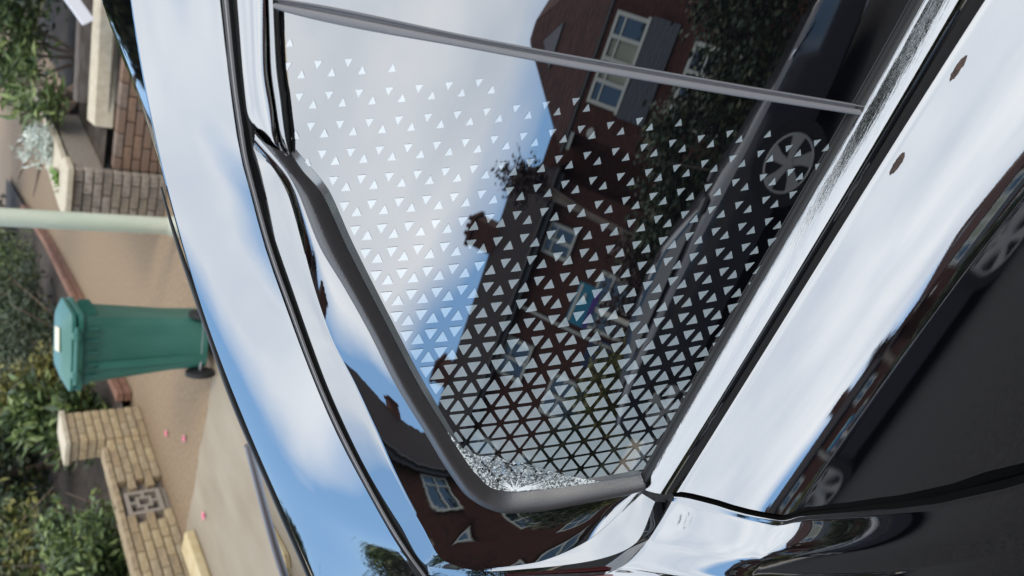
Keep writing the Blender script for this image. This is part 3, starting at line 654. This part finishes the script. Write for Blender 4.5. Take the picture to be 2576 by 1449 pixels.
def leaves(name, centres, size, mats, parent, asp=.42, fold=.25, droop=0.0, frac=(.4, .4, .2)):
    """each leaf: a folded four-face blade"""
    n = len(centres); v = np.zeros((n, 6, 3)); u = rng.normal(size=(n, 3)); u[:, 2] = np.abs(u[:, 2])*.6-droop; u /= np.linalg.norm(u, axis=1)[:, None]
    t = rng.normal(size=(n, 3)); w_ = np.cross(u, t); w_ /= np.linalg.norm(w_, axis=1)[:, None]; nn_ = np.cross(u, w_)
    s = size*rng.uniform(.6, 1.25, n)[:, None]; c = np.asarray(centres)
    v[:, 0] = c; v[:, 1] = c+u*s*.45+w_*s*asp*.5+nn_*s*fold*.3; v[:, 2] = c+u*s*.5; v[:, 3] = c+u*s*.45-w_*s*asp*.5+nn_*s*fold*.3; v[:, 4] = c+u*s*1.0-nn_*s*.1
    f = []
    for k in range(n): b = k*6; f += [(b, b+2, b+1), (b, b+3, b+2), (b+1, b+2, b+4), (b+2, b+3, b+4)]
    o = mesh(name, v.reshape(-1, 3), f, mats, parent)
    idx = np.repeat(rng.choice(len(mats), n, p=frac), 4); o.data.polygons.foreach_set('material_index', idx.astype(np.int32)); return o
def blob(n, c, r, clumps=14, tight=.33):
    cc = rng.normal(size=(clumps, 3)); cc /= np.linalg.norm(cc, axis=1)[:, None]; cc *= rng.uniform(.45, .95, clumps)[:, None]
    k = rng.integers(0, clumps, n); p = cc[k]+rng.normal(size=(n, 3))*tight*.6
    return np.asarray(c)+p*np.asarray(r)
def shrub(name, label, c, r, n, size, mats, cat='shrub', group=None, asp=.42, stems=5, clumps=14, frac=(.4, .4, .2), z0=0.0, tight=.33):
    root = empty(name, (c[0], c[1], z0)); tag(root, label, cat, group)
    P_ = blob(n, (0, 0, c[2]-z0), r, clumps, tight); P_[:, 2] = np.maximum(P_[:, 2], .02)
    leaves('foliage', P_, size, mats, root, asp, frac=frac)
    b = MB()
    for k in range(stems):
        e = rng.normal(size=3)*np.array([r[0], r[1], 0])*.45; h_ = c[2]-z0
        b.tube([(e[0]*.15, e[1]*.15, 0), (e[0]*.6, e[1]*.6, h_*.55), (e[0]*1.1, e[1]*1.1, h_*1.1+r[2]*.4)], [.016+.01*r[0], .012, .004], 6)
    b.build('stem', BARK, root, 50); return root
def tree(name, label, base, h_, c, r, n, size, mats, trunk=.14, clumps=30, group=None, frac=(.4, .4, .2), tight=.25):
    root = empty(name, base); tag(root, label, 'tree', group)
    c = np.asarray(c, float)-np.asarray(base); leaves('crown', blob(n, c, r, clumps, tight), size, mats, root, .5, droop=.2, frac=frac)
    b = MB().tube([(0, 0, 0), (c[0]*.15, c[1]*.15, c[2]*.4), (c[0]*.6, c[1]*.6, c[2]*.8), tuple(c)], [trunk, trunk*.8, trunk*.55, trunk*.2], 10)
    for k in range(9):
        e = rng.normal(size=3)*np.asarray(r)*.6; q = c+e
        b.tube([tuple(c*.55*np.array([.6, .6, 1])), tuple((c*.7+q*.3)), tuple(q)], [trunk*.35, trunk*.2, trunk*.05], 6)
    b.build('trunk', BARK, root, 50); return root
# garden behind the left wall
GG = 'leafy shrubs filling the bed behind the garden wall'
for k, (x_, y_, z_, rx, rz, m_, lab) in enumerate([
    (-5.75, 3.35, .62, .55, .34, L_DARK, 'dark leafy shrub behind the wall nearest the bottom frame edge'),
    (-5.65, 4.15, .55, .50, .30, L_DARK, 'pale tipped shrub overhanging the wall right beside the yellow stone block'),
    (-5.70, 4.95, .55, .50, .34, L_DARK, 'leafy shrub behind the pierced block of the wall'),
    (-5.85, 5.65, .55, .45, .30, L_DARK, 'sparse shrub between pierced block and brick pier'),
    (-6.8, 4.4, .95, .75, .50, L_DARK, 'big grey green shrub deeper in the bed behind the wall'),
    (-6.9, 6.2, .95, .70, .50, L_YEL, 'olive shrub behind the brick pier'),
    (-5.75, 7.6, .55, .42, .32, L_DARK, 'shrub with long pale leaves just behind the brick pier and bin lid'),
    (-6.2, 8.7, .70, .60, .46, L_YEL, 'yellow green shrub rising behind the bin lid'),
    (-6.6, 10.4, .62, .85, .5, L_IVY, 'dark ivy like shrub behind the red brick edging'),
    (-7.3, 12.6, .62, 1.1, .55, L_IVY, 'glossy green shrub over the brick edging left of the lamp post'),
    (-8.6, 15.8, .75, 1.5, .75, L_DARK, 'green shrub far down the driveway past the lamp post')]):
    if k < 7: rx *= 1.32; rz *= 1.2
    shrub('garden_shrub', lab, (x_, y_, z_), (rx, rx, rz), int(1000+3000*rx), .10 if k not in (6,) else .17, m_, group=GG, z0=.1, frac=(.38, .40, .22), asp=.36)
for k in range(9):
    x_ = [-9.5, -10.2, -10.6, -11.0, -11.2, -11.4, -10.6, -9.8, -9.6][k]; y_ = [16.5, 13.6, 11.0, 8.6, 6.4, 4.2, 2.0, 18.5, 21.0][k]
    shrub('boundary_hedge', 'clipped dark hedge section number %s from the near end of the far boundary' % ['seven', 'six', 'five', 'four', 'three', 'two', 'one', 'eight', 'nine'][k], (x_, y_, .95), (1.4, 1.5, .85), 4200, .13, L_IVY, 'hedge', 'hedge along the far boundary', z0=.1, asp=.5, clumps=40, frac=(.35, .4, .25))
for k, (x_, y_) in enumerate([(-7.5, 7.5), (-8.0, 9.5), (-9.0, 12.0), (-8.6, 5.0), (-8.2, 3.0)]):
    tree('garden_tree', ['small dark tree at the back of the garden bed behind the bin', 'small dark tree behind the yellow green shrub', 'dark garden tree far left of the driveway', 'dark garden tree behind the grey green shrub', 'dark garden tree at the bottom frame edge'][k],
         (x_, y_, .1), 2.6, (x_-.2, y_, 1.25), (1.0, 1.1, .8), 4200, .13, L_IVY if k % 2 else L_DARK, trunk=.07, group='small trees at the back of the garden bed')
# planter on the right of the drive
silver = shrub('silver_plant', 'silvery white leaved plant at the corner of the planter coping', (-2.55, 7.75, .86), (.24, .28, .19), 800, .085, L_SIL, 'plant', asp=.22, z0=.72, frac=(.5, .3, .2))
shrub('small_weed', 'small bright green weed below the silvery plant', (-2.62, 7.05, .80), (.08, .08, .07), 90, .06, [leafmat('weed', (.10, .20, .03), (.16, .28, .05))]*3, 'plant', z0=.72)
GR = 'shrubs in the raised planter'
shrub('planter_shrub', 'shrub with long green leaves above the timber sleeper', (-2.05, 8.0, .92), (.35, .35, .25), 330, .17, L_DARK, 'shrub', GR, asp=.22, z0=.5, frac=(.2, .55, .25))
shrub('planter_shrub', 'dark bushy shrub in the top frame corner', (-1.9, 9.0, 1.15), (.7, .6, .45), 2000, .12, L_DARK, 'shrub', GR, asp=.3, z0=.5)
shrub('planter_shrub', 'dense dark shrub behind the white board', (-.9, 8.6, 1.1), (.8, .6, .5), 2200, .12, L_IVY, 'shrub', GR, asp=.3, z0=.5)
br = empty('bare_branches', (-2.1, 8.6, .5)); tag(br, 'bare brown branches leaning out over the driveway', 'branch')
b = MB()
for k in range(7):
    a = rng.uniform(-.5, .5, 3); b.tube([(a[0]*.3, a[1]*.3, 0), (-.25+a[0]*.5, .1+a[1], .28+a[2]*.1), (-.75+a[0], .25+a[1]*1.6, .42+a[2]*.3)], [.035, .026, .010], 7)
b.build('branch', BARK, br, 50)
TG = 'trees beyond the planter'
for x_, y_, z_, r_, n_, lab in [(1.6, 10.2, 3.0, 1.7, 8000, 'broad dark tree beyond the planter'), (4.4, 9.8, 3.0, 1.8, 7000, 'broad dark tree further along the planter'), (-.9, 11.2, 3.0, 1.8, 8000, 'dark tree straight behind the planter shrubs'), (-3.2, 20.5, 4.0, 2.6, 9000, 'tall dark tree at the far end of the driveway'), (-7.2, 25.5, 4.4, 3.2, 9000, 'broad dark tree closing off the left of the driveway'), (.4, 16.5, 3.6, 2.4, 9000, 'dense dark tree further behind the planter'), (7.5, 9.2, 3.2, 1.9, 6000, 'dark tree furthest along the planter')]:
    tree('planter_tree', lab, (x_, y_, .5), 5, (x_, y_, z_), (r_, r_*.8, 1.8), int(n_*1.6), .24, L_IVY, group=TG, frac=(.3, .42, .28))
tree('street_tree', 'street tree whose thin branches overhang the car', (2.9, 2.75, 0), 7, (1.42, -.5, 6.2), (1.7, 1.9, .8), 6000, .15, L_DARK, trunk=.15, tight=.2)
# pink fuchsia flowers dropped on the paving
PK = mat('pink_petal', (.75, .10, .22), .5, noise=(60, (.85, .25, .36), .4, .6))
for (px, py), lab in zip([(420, 1090), (465, 1103), (514, 1297), (488, 1380), (500, 1384), (735*.335, 555)], ['pink flower on the driveway close to the brick pier', 'pink flower on the paving further from the brick pier', 'pink flower on the grey paving in front of the pierced block', 'pink flower at the edge of the yellow stone block', 'red pink flower beside the yellow stone block', 'tiny orange petal on the driveway']):
    p = on_z(px, py, .012); b = MB()
    for k in range(6):
        a = k*math.pi/3+.3; u_ = Vector((math.cos(a), math.sin(a), .25)); s_ = Vector((-math.sin(a), math.cos(a), 0))
        b.add([Vector((0, 0, 0)), u_*.022+s_*.010, u_*.042+Vector((0, 0, .006)), u_*.022-s_*.010], [(0, 1, 2, 3)])
    b.tube([(0, 0, 0), (.012, .006, .018)], [.006, .004], 6)
    o = b.build('fallen_flower', PK); o.location = p; tag(o, lab, 'flower', 'fallen flowers on the paving')
# ================================================================ ACROSS THE ROAD (seen in the glass)
BRK = mat('house_brick', (.17, .065, .042), .9); nt = BRK.node_tree
bt = nt.nodes.new('ShaderNodeTexBrick'); bt.inputs['Scale'].default_value = 4.4; bt.inputs['Color1'].default_value = (.105, .030, .015, 1); bt.inputs['Color2'].default_value = (.055, .016, .009, 1); bt.inputs['Mortar'].default_value = (.06, .036, .024, 1); bt.inputs['Mortar Size'].default_value = .012
tcx = nt.nodes.new('ShaderNodeTexCoord'); sx_ = nt.nodes.new('ShaderNodeMapping'); sx_.inputs['Rotation'].default_value = (R(90), 0, 0)
nt.links.new(tcx.outputs['Object'], sx_.inputs[0]); nt.links.new(sx_.outputs[0], bt.inputs['Vector']); nt.links.new(bt.outputs['Color'], nt.nodes['Principled BSDF'].inputs['Base Color'])
TILE = mat('roof_tile', (.05, .018, .013), .85, noise=(3, (.085, .030, .020), .4, .65), bump=(3.2, 1.0, .06, (1.2, 4, 4)))
TILE2 = mat('roof_tile_dark', (.014, .008, .008), .85, spec=.2, noise=(3, (.022, .012, .011), .4, .65), bump=(3.2, 1.0, .06, (1.2, 4, 4)))
WHT = mat('window_white', (.62, .56, .45), .5); PANE = mat('window_pane', (.02, .025, .03), .02, ior=1.9); LEAD = mat('grey_lead', (.12, .115, .115), .7, bump=(4, .6, .05, (1, 6, 6))); BLIND = mat('blind', (.36, .34, .24), .8); GUT = mat('gutter_dark', (.07, .06, .055), .6)
def window(root, x0, x1, z0, z1, Y, mull=2, blind=False):
    f = MB(); t = .09
    f.box(((x0+x1)/2, Y+.04, z1-t/2), (x1-x0, .10, t)).box(((x0+x1)/2, Y+.05, z0+t/2), (x1-x0+.1, .14, t))
    for k in range(mull+1):
        x_ = x0+t/2+(x1-x0-t)*k/mull; f.box((x_, Y+.04, (z0+z1)/2), (t, .10, z1-z0-2*t))
    f.box(((x0+x1)/2, Y+.035, z0+(z1-z0)*.70), (x1-x0-.02, .06, .055))
    o = f.build('window', WHT, root)
    for k in range(mull):
        a0 = x0+t+(x1-x0-t)*k/mull+.004; a1 = x0+(x1-x0-t)*(k+1)/mull-.004
        MB().box(((a0+a1)/2, Y+.012, (z0+z1)/2), (a1-a0, .02, z1-z0-.12)).build('pane', BLIND if (blind and 0 < k < mull-1) else PANE, o)
def roofpoly(root, polys, m, name='roof'):
    b = MB()
    for p in polys: b.poly(p)
    o = b.build(name, m, root); md = o.modifiers.new('thickness', 'SOLIDIFY'); md.thickness = .08; return o
hA = empty('brick_house', (0, -14, 0)); tag(hA, 'red brick house with hipped bay roof and wide cream window', 'house')
MB().box((3.35, -4, 2.65), (11.3, 8, 5.3)).build('wall', BRK, hA)
MB().box((-.33, .25, 2.6), (3.5, .5, 5.2)).build('bay_wall', BRK, hA)
roofpoly(hA, [[(-2.55, .45, 5.25), (2.0, .45, 5.25), (-.1, -1.2, 8.0), (-.55, -1.2, 8.0)], [(-2.55, -8.2, 5.25), (-2.55, .45, 5.25), (-.55, -1.2, 8.0), (-.55, -4, 8.0)], [(2.0, .45, 5.25), (3.0, -1, 5.9), (3.0, -4, 8.0), (-.1, -4, 8.0), (-.1, -1.2, 8.0)], [(2.0, .3, 5.2), (9.3, .3, 5.2), (9.3, -4, 8.0), (2.4, -4, 8.0)], [(-.55, -4, 8), (-.55, -1.2, 8), (-.1, -1.2, 8), (-.1, -4, 8)], [(-.55, -4, 8.0), (9.3, -4, 8.0), (9.3, -8.3, 5.2), (-2.55, -8.2, 5.25)]], TILE)
MB().prism([(-1.0, -.35, 6.75), (.12, -.35, 6.75), (-.45, -.72, 7.35)], (0, .04, .03)).build('gablet', LEAD, hA)
MB().tube([(-2.6, .5, 5.22), (2.05, .5, 5.22)], .06, 8).tube([(2.1, .35, 5.18), (9.3, .35, 5.18)], .06, 8).build('gutter', GUT, hA)
MB().box((-.3, .47, 5.12), (4.4, .04, .16)).build('fascia', WHT, hA)
window(hA, -1.32, .70, 3.98, 5.0, .5, 4, True)
MB().box((-.31, .56, 3.55), (2.2, .16, .80), rx=R(-8)).build('window_skirt', LEAD, hA)
window(hA, -1.2, .6, 1.0, 2.6, .5, 3); window(hA, 3.5, 5.2, 3.7, 4.9, .0, 3); window(hA, 3.5, 5.2, 1.0, 2.5, .0, 3)
MB().tube([(-1.95, .52, 4.55), (-1.95, .60, 4.55)], [.13, .11], 14).build('wall_vent', WHT, hA)
hB = empty('terraced_house', (0, -14, 0)); tag(hB, 'long dark roofed brick house with chimney and white windows', 'house')
MB().box((-9.6, -4, 2.62), (12.6, 8, 5.25)).build('wall', BRK, hB)
MB().box((-2.82, -3.2, 3.05), (.98, 5, 6.1)).build('passage_wall', BRK, hB)
roofpoly(hB, [[(-16.2, .35, 5.15), (-3.05, .35, 5.15), (-4.6, -4, 8.05), (-16.2, -4, 8.05)], [(-3.05, .35, 5.15), (-3.05, -8.3, 5.15), (-4.6, -4, 8.05)], [(-16.2, -4, 8.05), (-4.6, -4, 8.05), (-3.05, -8.3, 5.15), (-16.2, -8.3, 5.15)]], TILE2)
ch = MB().box((-6.95, -4, 8.4), (.95, .7, 1.7)).box((-6.95, -4, 9.16), (1.1, .85, .18)).build('chimney', BRK, hB)
for q in (-.28, 0, .28): MB().tube([(-6.95+q, -4, 9.2), (-6.95+q, -4, 9.55)], [.11, .09], 10).build('chimney_pot', TILE, ch)
ch2 = MB().box((-12.6, -4, 8.2), (.8, .7, 1.2)).box((-12.6, -4, 8.75), (.95, .85, .15)).build('chimney', BRK, hB)
MB().tube([(-16.2, .4, 5.14), (-3.0, .4, 5.14)], .06, 8).build('gutter', GUT, hB)
MB().box((-9.6, .3, 5.02), (13.0, .05, .18)).build('fascia', GUT, hB)
for (x0, x1, z0, z1) in [(-5.2, -4.35, 3.9, 4.9), (-9.0, -7.8, 3.9, 4.95), (-9.5, -8.2, 1.2, 2.9), (-12.6, -11.2, 3.8, 4.9), (-12.8, -11.0, 1.1, 2.8), (-6.6, -5.0, 1.1, 2.7), (-15.2, -14.2, 3.8, 4.9)]: window(hB, x0, x1, z0, z1, .0, 2)
MB().box((-7.2, .03, 1.1), (.9, .08, 2.1)).build('door', mat('door_blue', (.02, .03, .08), .4), hB)
MB().tube([(-6.85, .07, 5.1), (-6.85, .07, .1)], .045, 8).build('downpipe', WHT, hB)
# hedges and trees in front of the houses
HG = 'hedge and shrubs opposite'
for k, (x_, y_, z_, rx, rz, m_, n_) in enumerate([(3.2, -9.0, 1.3, 1.7, 1.2, L_IVY, 6000), (.9, -8.9, 1.35, 1.5, 1.25, L_IVY, 6000), (-1.0, -8.9, 1.3, 1.2, 1.15, L_IVY, 5000), (-2.4, -9.2, 1.0, 1.0, .95, L_IVY, 3500), (-3.7, -9.4, 1.2, 1.1, 1.2, L_RED, 3500), (-5.4, -9.0, .85, 1.0, .8, L_YEL, 3000), (-7.2, -9.2, 1.1, 1.2, 1.0, L_IVY, 3500), (-9.5, -9.0, 1.0, 1.4, .9, L_YEL, 3500), (-12.5, -9.2, 1.2, 1.8, 1.1, L_IVY, 4000), (6.5, -9, 1.3, 1.9, 1.2, L_IVY, 5000)]):
    shrub('hedge_bush', ['dark ivy hedge under the wide cream window, right part', 'tall dark ivy hedge straight below the wide cream window', 'dark ivy hedge left of the wide cream window', 'lower dark hedge end between the two houses', 'dark red leaved bush at the corner of the second house', 'yellow green bush beneath the sale board', 'dark bush in front of the second house', 'yellow green bush before the second house', 'dark bush at the far end of the second house', 'dark ivy hedge at the far right of the first house'][k],
          (x_, y_, z_), (rx, .8, rz), n_, .13, m_, 'hedge', HG, asp=.6, clumps=40, tight=.28)
tree('maple_tree', 'dark red leaved tree poking above the second roof', (-3.5, -12.2, 0), 6, (-3.3, -12.4, 5.6), (.55, .5, 1.0), 1100, .15, L_RED, trunk=.10)
tree('garden_conifer', 'dark green tree at the far end of the opposite houses', (-17.5, -11, 0), 8, (-17.5, -11, 4.6), (2.6, 2.4, 3.6), 8000, .28, L_IVY, trunk=.22)
tree('garden_birch', 'broad green tree beyond the end of the opposite houses', (-21.5, -6, 0), 8, (-21.5, -6, 4.2), (3.0, 2.6, 3.2), 8000, .28, L_DARK, trunk=.22)
# estate agent's board
sg = empty('sale_board', (-3.65, -8.0, 0)); tag(sg, 'teal and purple house sale board on a pale post', 'sign')
MB().box((0, 0, 1.1), (.06, .06, 2.2)).build('post', WHT, sg)
MB().box((0, .05, 2.12), (.66, .02, .48), rz=R(-10)).build('board', mat('board_teal', (.02, .20, .27), .5), sg)
MB().box((0, .064, 1.94), (.62, .012, .10), rz=R(-10)).build('purple_band', mat('board_purple', (.09, .03, .20), .5), sg)
MB().box((0, .064, 2.30), (.62, .012, .06), rz=R(-10)).build('white_band', WHT, sg)
MB().box((-.12, .064, 2.14), (.16, .012, .07), rz=R(-10)).box((.13, .064, 2.17), (.14, .012, .06), rz=R(-10)).build('pale_panel', WHT, sg)
# ================================================================ PARKED COUPE OPPOSITE
def coupe(loc, m_body, label):
    """low two-door car, nose towards +X; origin under the front axle on the kerb-side face"""
    root = empty('parked_coupe', loc); tag(root, label, 'car', 'cars parked opposite')
    st_ = [(1.02, .38, .50, .52, .30), (.98, .52, .62, .64, .22), (.75, .70, .72, .72, .20), (.35, .80, .78, .76, .18), (-.15, .86, .86, .80, .18), (-.70, .88, .96, .84, .18), (-1.2, .88, 1.00, .88, .18), (-1.9, .88, 1.01, .90, .18), (-2.6, .88, .98, .90, .18), (-3.1, .84, .92, .86, .20), (-3.45, .72, .84, .78, .26), (-3.55, .50, .72, .70, .34)]
    rows_ = []
    for X, hw, zt, zs, zb in st_:
        rows_.append(np.array([(X, yy, zz) for yy, zz in [(-hw*.7, zb), (-hw*.97, zb+.06), (-hw, (zb+zs)/2), (-hw*.985, zs-.03), (-hw*.92, zs+.02), (-hw*.6, zt), (0, zt+.03), (hw*.6, zt), (hw*.92, zs+.02), (hw*.985, zs-.03), (hw, (zb+zs)/2), (hw*.97, zb+.06), (hw*.7, zb), (-hw*.7, zb)]]))
    n = len(rows_[0]); v = np.concatenate(rows_); f = [(r_*n+i, r_*n+i+1, (r_+1)*n+i+1, (r_+1)*n+i) for r_ in range(len(rows_)-1) for i in range(n-1)]
    f += [tuple(range(n-1)), tuple((len(rows_)-1)*n+i for i in range(n-1))]
    mesh('body', v, f, m_body, root, 35)
    cab = [(-.95, .62, .99), (-1.55, .56, 1.21), (-1.95, .55, 1.25), (-2.5, .54, 1.19), (-3.2, .55, .96)]
    rr = [np.array([(X, -w_-.14*(1.3-z_), .95), (X, -w_, z_-.03), (X, -w_*.7, z_+.02), (X, 0, z_+.04), (X, w_*.7, z_+.02), (X, w_, z_-.03), (X, w_+.14*(1.3-z_), .95)]) for X, w_, z_ in cab]
    loft('roof', rr, m_body, root, 40)
    gm = mat('coupe_glass', (.01, .012, .014), .02, ior=2.0)
    for s_ in (-1, 1):
        MB().poly([(-1.12, s_*.71, 1.0), (-1.58, s_*.585, 1.16), (-1.95, s_*.575, 1.19), (-2.35, s_*.575, 1.16), (-2.75, s_*.70, 1.0)]).build('side_window', gm, root)
        hl = MB().poly([(.93, s_*.50, .585), (.55, s_*.80, .70), (.30, s_*.815, .77), (.62, s_*.55, .735)]).build('headlight', mat('headlight_glass', (.5, .5, .52), .1, ior=2), root)
        MB().box((-.95, s_*.96, .98), (.16, .14, .10), bev=.03).build('mirror', m_body, root)
        for X in (-.42, -2.88):
            wh = empty('wheel', (X, s_*.80, .315)); wh.parent = root
            MB().tube([(0, s_*-.10, 0), (0, s_*.06, 0), (0, s_*.085, 0)], [.32, .32, .30], 32).build('tyre', TYRE, wh, 40)
            MB().tube([(0, s_*.086, 0), (0, s_*.088, 0)], [.245, .245], 32).build('rim_back', mat('rim_dark', (.01, .01, .01), .6), wh)
            ri = MB()
            for k in range(5):
                a = k*2*math.pi/5+.2; c_, d_ = math.cos(a), math.sin(a)
                q = [(.03, -.03), (.12, -.045), (.235, -.10), (.238, .045), (.13, .035), (.03, .03)]
                ri.prism([(x_*c_-z_*d_, s_*.092, x_*d_+z_*c_) for x_, z_ in q], (0, s_*.012, 0))
            ri.tube([(0, s_*.09, 0), (0, s_*.11, 0)], [.05, .04], 16); ring_ = [(.243*math.cos(t), s_*.094, .243*math.sin(t)) for t in np.linspace(0, 2*math.pi, 33)]
            ri.tube(ring_, .012, 6, cap=False); ri.build('rim', mat('alloy', (.40, .36, .32), .35, metal=.2), wh, 40)
            MB().tube([(X, s_*.70, .315), (X, s_*.892, .315)], [.375, .375], 32).build('wheel_arch', mat('arch_black', (.006, .006, .006), .8), root, 40)
    return root
CPAINT = mat('coupe_paint', (.03, .03, .036), .12, ior=1.8)
coupe((0, -5.35, -.12), CPAINT, 'low dark grey coupe parked opposite with silver five spoke wheels')
van = coupe((6.6, -5.35, -.12), mat('coupe_paint_silver', (.25, .26, .28), .2, ior=1.7), 'silver grey coupe parked opposite behind the dark one')
# ================================================================ PHOTOGRAPHER (seen only mirrored in the bodywork)
def person(label):
    root = empty('person', (.80, -.60, -.12)); tag(root, label, 'person')
    J = [((0, 0, .98), .155), ((0, 0, 1.20), .145), ((0, 0, 1.42), .16), ((0, .02, 1.54), .065), ((0, .05, 1.60), .060), ((0, .06, 1.70), .098), ((0, .065, 1.78), .095), ((0, .05, 1.86), .06),
         ((-.10, 0, .92), .11), ((-.11, .03, .50), .075), ((-.11, 0, .10), .05), ((-.11, .13, .05), .042), ((.10, 0, .92), .11), ((.11, .03, .50), .075), ((.11, 0, .10), .05), ((.11, .13, .05), .042),
         ((-.19, .02, 1.46), .075), ((-.30, .10, 1.24), .055), ((-.17, .34, 1.44), .042), ((-.14, .40, 1.50), .035), ((.19, .02, 1.46), .075), ((.27, .12, 1.22), .055), ((.06, .36, 1.42), .042), ((.0, .41, 1.48), .035)]
    E_ = [(0, 1), (1, 2), (2, 3), (3, 4), (4, 5), (5, 6), (6, 7), (0, 8), (8, 9), (9, 10), (10, 11), (0, 12), (12, 13), (13, 14), (14, 15), (2, 16), (16, 17), (17, 18), (18, 19), (2, 20), (20, 21), (21, 22), (22, 23)]
    for base, dr_v in ((19, (-.02, .02, .07)), (23, (-.05, .03, .05))):
        for k in range(5):
            b0_ = np.array(J[base][0]); d_ = np.array(dr_v); sd_ = np.array([.045, .01, -.01])*(k-2)/2
            ln = [.75, .95, 1.05, .98, .8][k]; J.append((tuple(b0_+sd_*.7+d_*.5*ln), .0095)); J.append((tuple(b0_+sd_+d_*ln+np.array([.0, -.01, .0])), .008)); E_ += [(base, len(J)-2), (len(J)-2, len(J)-1)]
    me = bpy.data.meshes.new('body'); me.from_pydata([j[0] for j in J], E_, [])
    NAVY = mat('navy_cloth', (.012, .022, .065), .85, noise=(40, (.018, .03, .085), .4, .6)); SKIN = mat('skin', (.42, .24, .17), .5); JEAN = mat('dark_jeans', (.012, .018, .04), .9); SHOE = mat('shoe', (.02, .02, .02), .6)
    o = bpy.data.objects.new('body', me); C.objects.link(o); o.parent = root
    sk = o.modifiers.new('skin', 'SKIN'); sk.use_smooth_shade = True
    for k, j in enumerate(J): me.skin_vertices[0].data[k].radius = (j[1], j[1])
    me.skin_vertices[0].data[0].use_root = True
    sub = o.modifiers.new('sub', 'SUBSURF'); sub.levels = 1; sub.render_levels = 2
    # one skin, clothing told apart by height on the figure
    m = bpy.data.materials.new('clothed_skin'); m.use_nodes = True; nt = m.node_tree; bs = nt.nodes['Principled BSDF']; bs.inputs['Roughness'].default_value = .8
    t = nt.nodes.new('ShaderNodeTexCoord'); sx = nt.nodes.new('ShaderNodeSeparateXYZ'); nt.links.new(t.outputs['Object'], sx.inputs[0])
    rp = nt.nodes.new('ShaderNodeValToRGB'); rp.color_ramp.interpolation = 'CONSTANT'; mpz = nt.nodes.new('ShaderNodeMath'); mpz.operation = 'DIVIDE'; mpz.inputs[1].default_value = 2.0
    nt.links.new(sx.outputs['Z'], mpz.inputs[0]); nt.links.new(mpz.outputs[0], rp.inputs[0])
    els = rp.color_ramp.elements; els[0].position = 0; els[0].color = (.02, .02, .02, 1); els[1].position = .05; els[1].color = (.012, .016, .035, 1)
    for p_, c_ in ((.47, (.012, .022, .065, 1)), (.785, (.42, .24, .17, 1))): e_ = els.new(p_); e_.color = c_
    nt.links.new(rp.outputs[0], bs.inputs['Base Color']); me.materials.append(m)
    HAIR = mat('dark_hair', (.02, .013, .01), .6)
    hv = [p for k in range(9) for p in [(.108*math.sin(R(10+k*11))*math.cos(a), .045+.108*math.sin(R(10+k*11))*math.sin(a)-(.02 if k > 4 else 0), 1.80+.115*math.cos(R(10+k*11))) for a in np.linspace(math.pi*.92, math.pi*2.08, 15)]]
    mesh('hair', hv, [(k*15+i, k*15+i+1, (k+1)*15+i+1, (k+1)*15+i) for k in range(8) for i in range(14)], HAIR, root, 60)
    fc = MB().tube([(-.035, .150, 1.745), (-.035, .158, 1.745)], [.014, .010], 10).tube([(.035, .150, 1.745), (.035, .158, 1.745)], [.014, .010], 10); fc.build('eye', mat('eye', (.05, .04, .04), .2), root)
    MB().prism([(-.016, .15, 1.70), (.016, .15, 1.70), (0, .155, 1.755)], (0, .022, -.006)).build('nose', SKIN, root)
    return root
person('person in navy top photographing the car window with raised arms')
# ================================================================ MODELLED HAND REFLECTIONS ON THE CAR SHOULDER
HANDREFL = mat('hand_reflection', (.022, .013, .010), .8, noise=(300, (.055, .03, .022), .4, .6))  # thin brown flakes added to stand for the photographer's mirrored hands
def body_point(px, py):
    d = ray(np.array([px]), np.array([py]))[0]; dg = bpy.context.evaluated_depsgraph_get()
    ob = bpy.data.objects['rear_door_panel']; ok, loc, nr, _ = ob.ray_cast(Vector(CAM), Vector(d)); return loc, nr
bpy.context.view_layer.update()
for (px, py), an, lab in [((2410, 172), .62, 'small brown flake standing for a hand reflection on the car shoulder nearest the top frame edge'), ((2257, 412), .62, 'small brown flake standing for a hand reflection on the car shoulder below the window corner')]:
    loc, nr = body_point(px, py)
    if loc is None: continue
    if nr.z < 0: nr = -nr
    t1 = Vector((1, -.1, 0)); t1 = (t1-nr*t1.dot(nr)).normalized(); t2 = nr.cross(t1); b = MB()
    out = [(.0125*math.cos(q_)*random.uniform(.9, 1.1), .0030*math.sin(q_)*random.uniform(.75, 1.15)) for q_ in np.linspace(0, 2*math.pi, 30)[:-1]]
    b.prism([loc+nr*.0005+t1*a_+t2*b_ for a_, b_ in out], nr*.0008); o = b.build('hand_reflection', HANDREFL); tag(o, lab, 'leaf', 'modelled hand reflections on the car')  # no real leaf: the flake stands for a mirrored hand
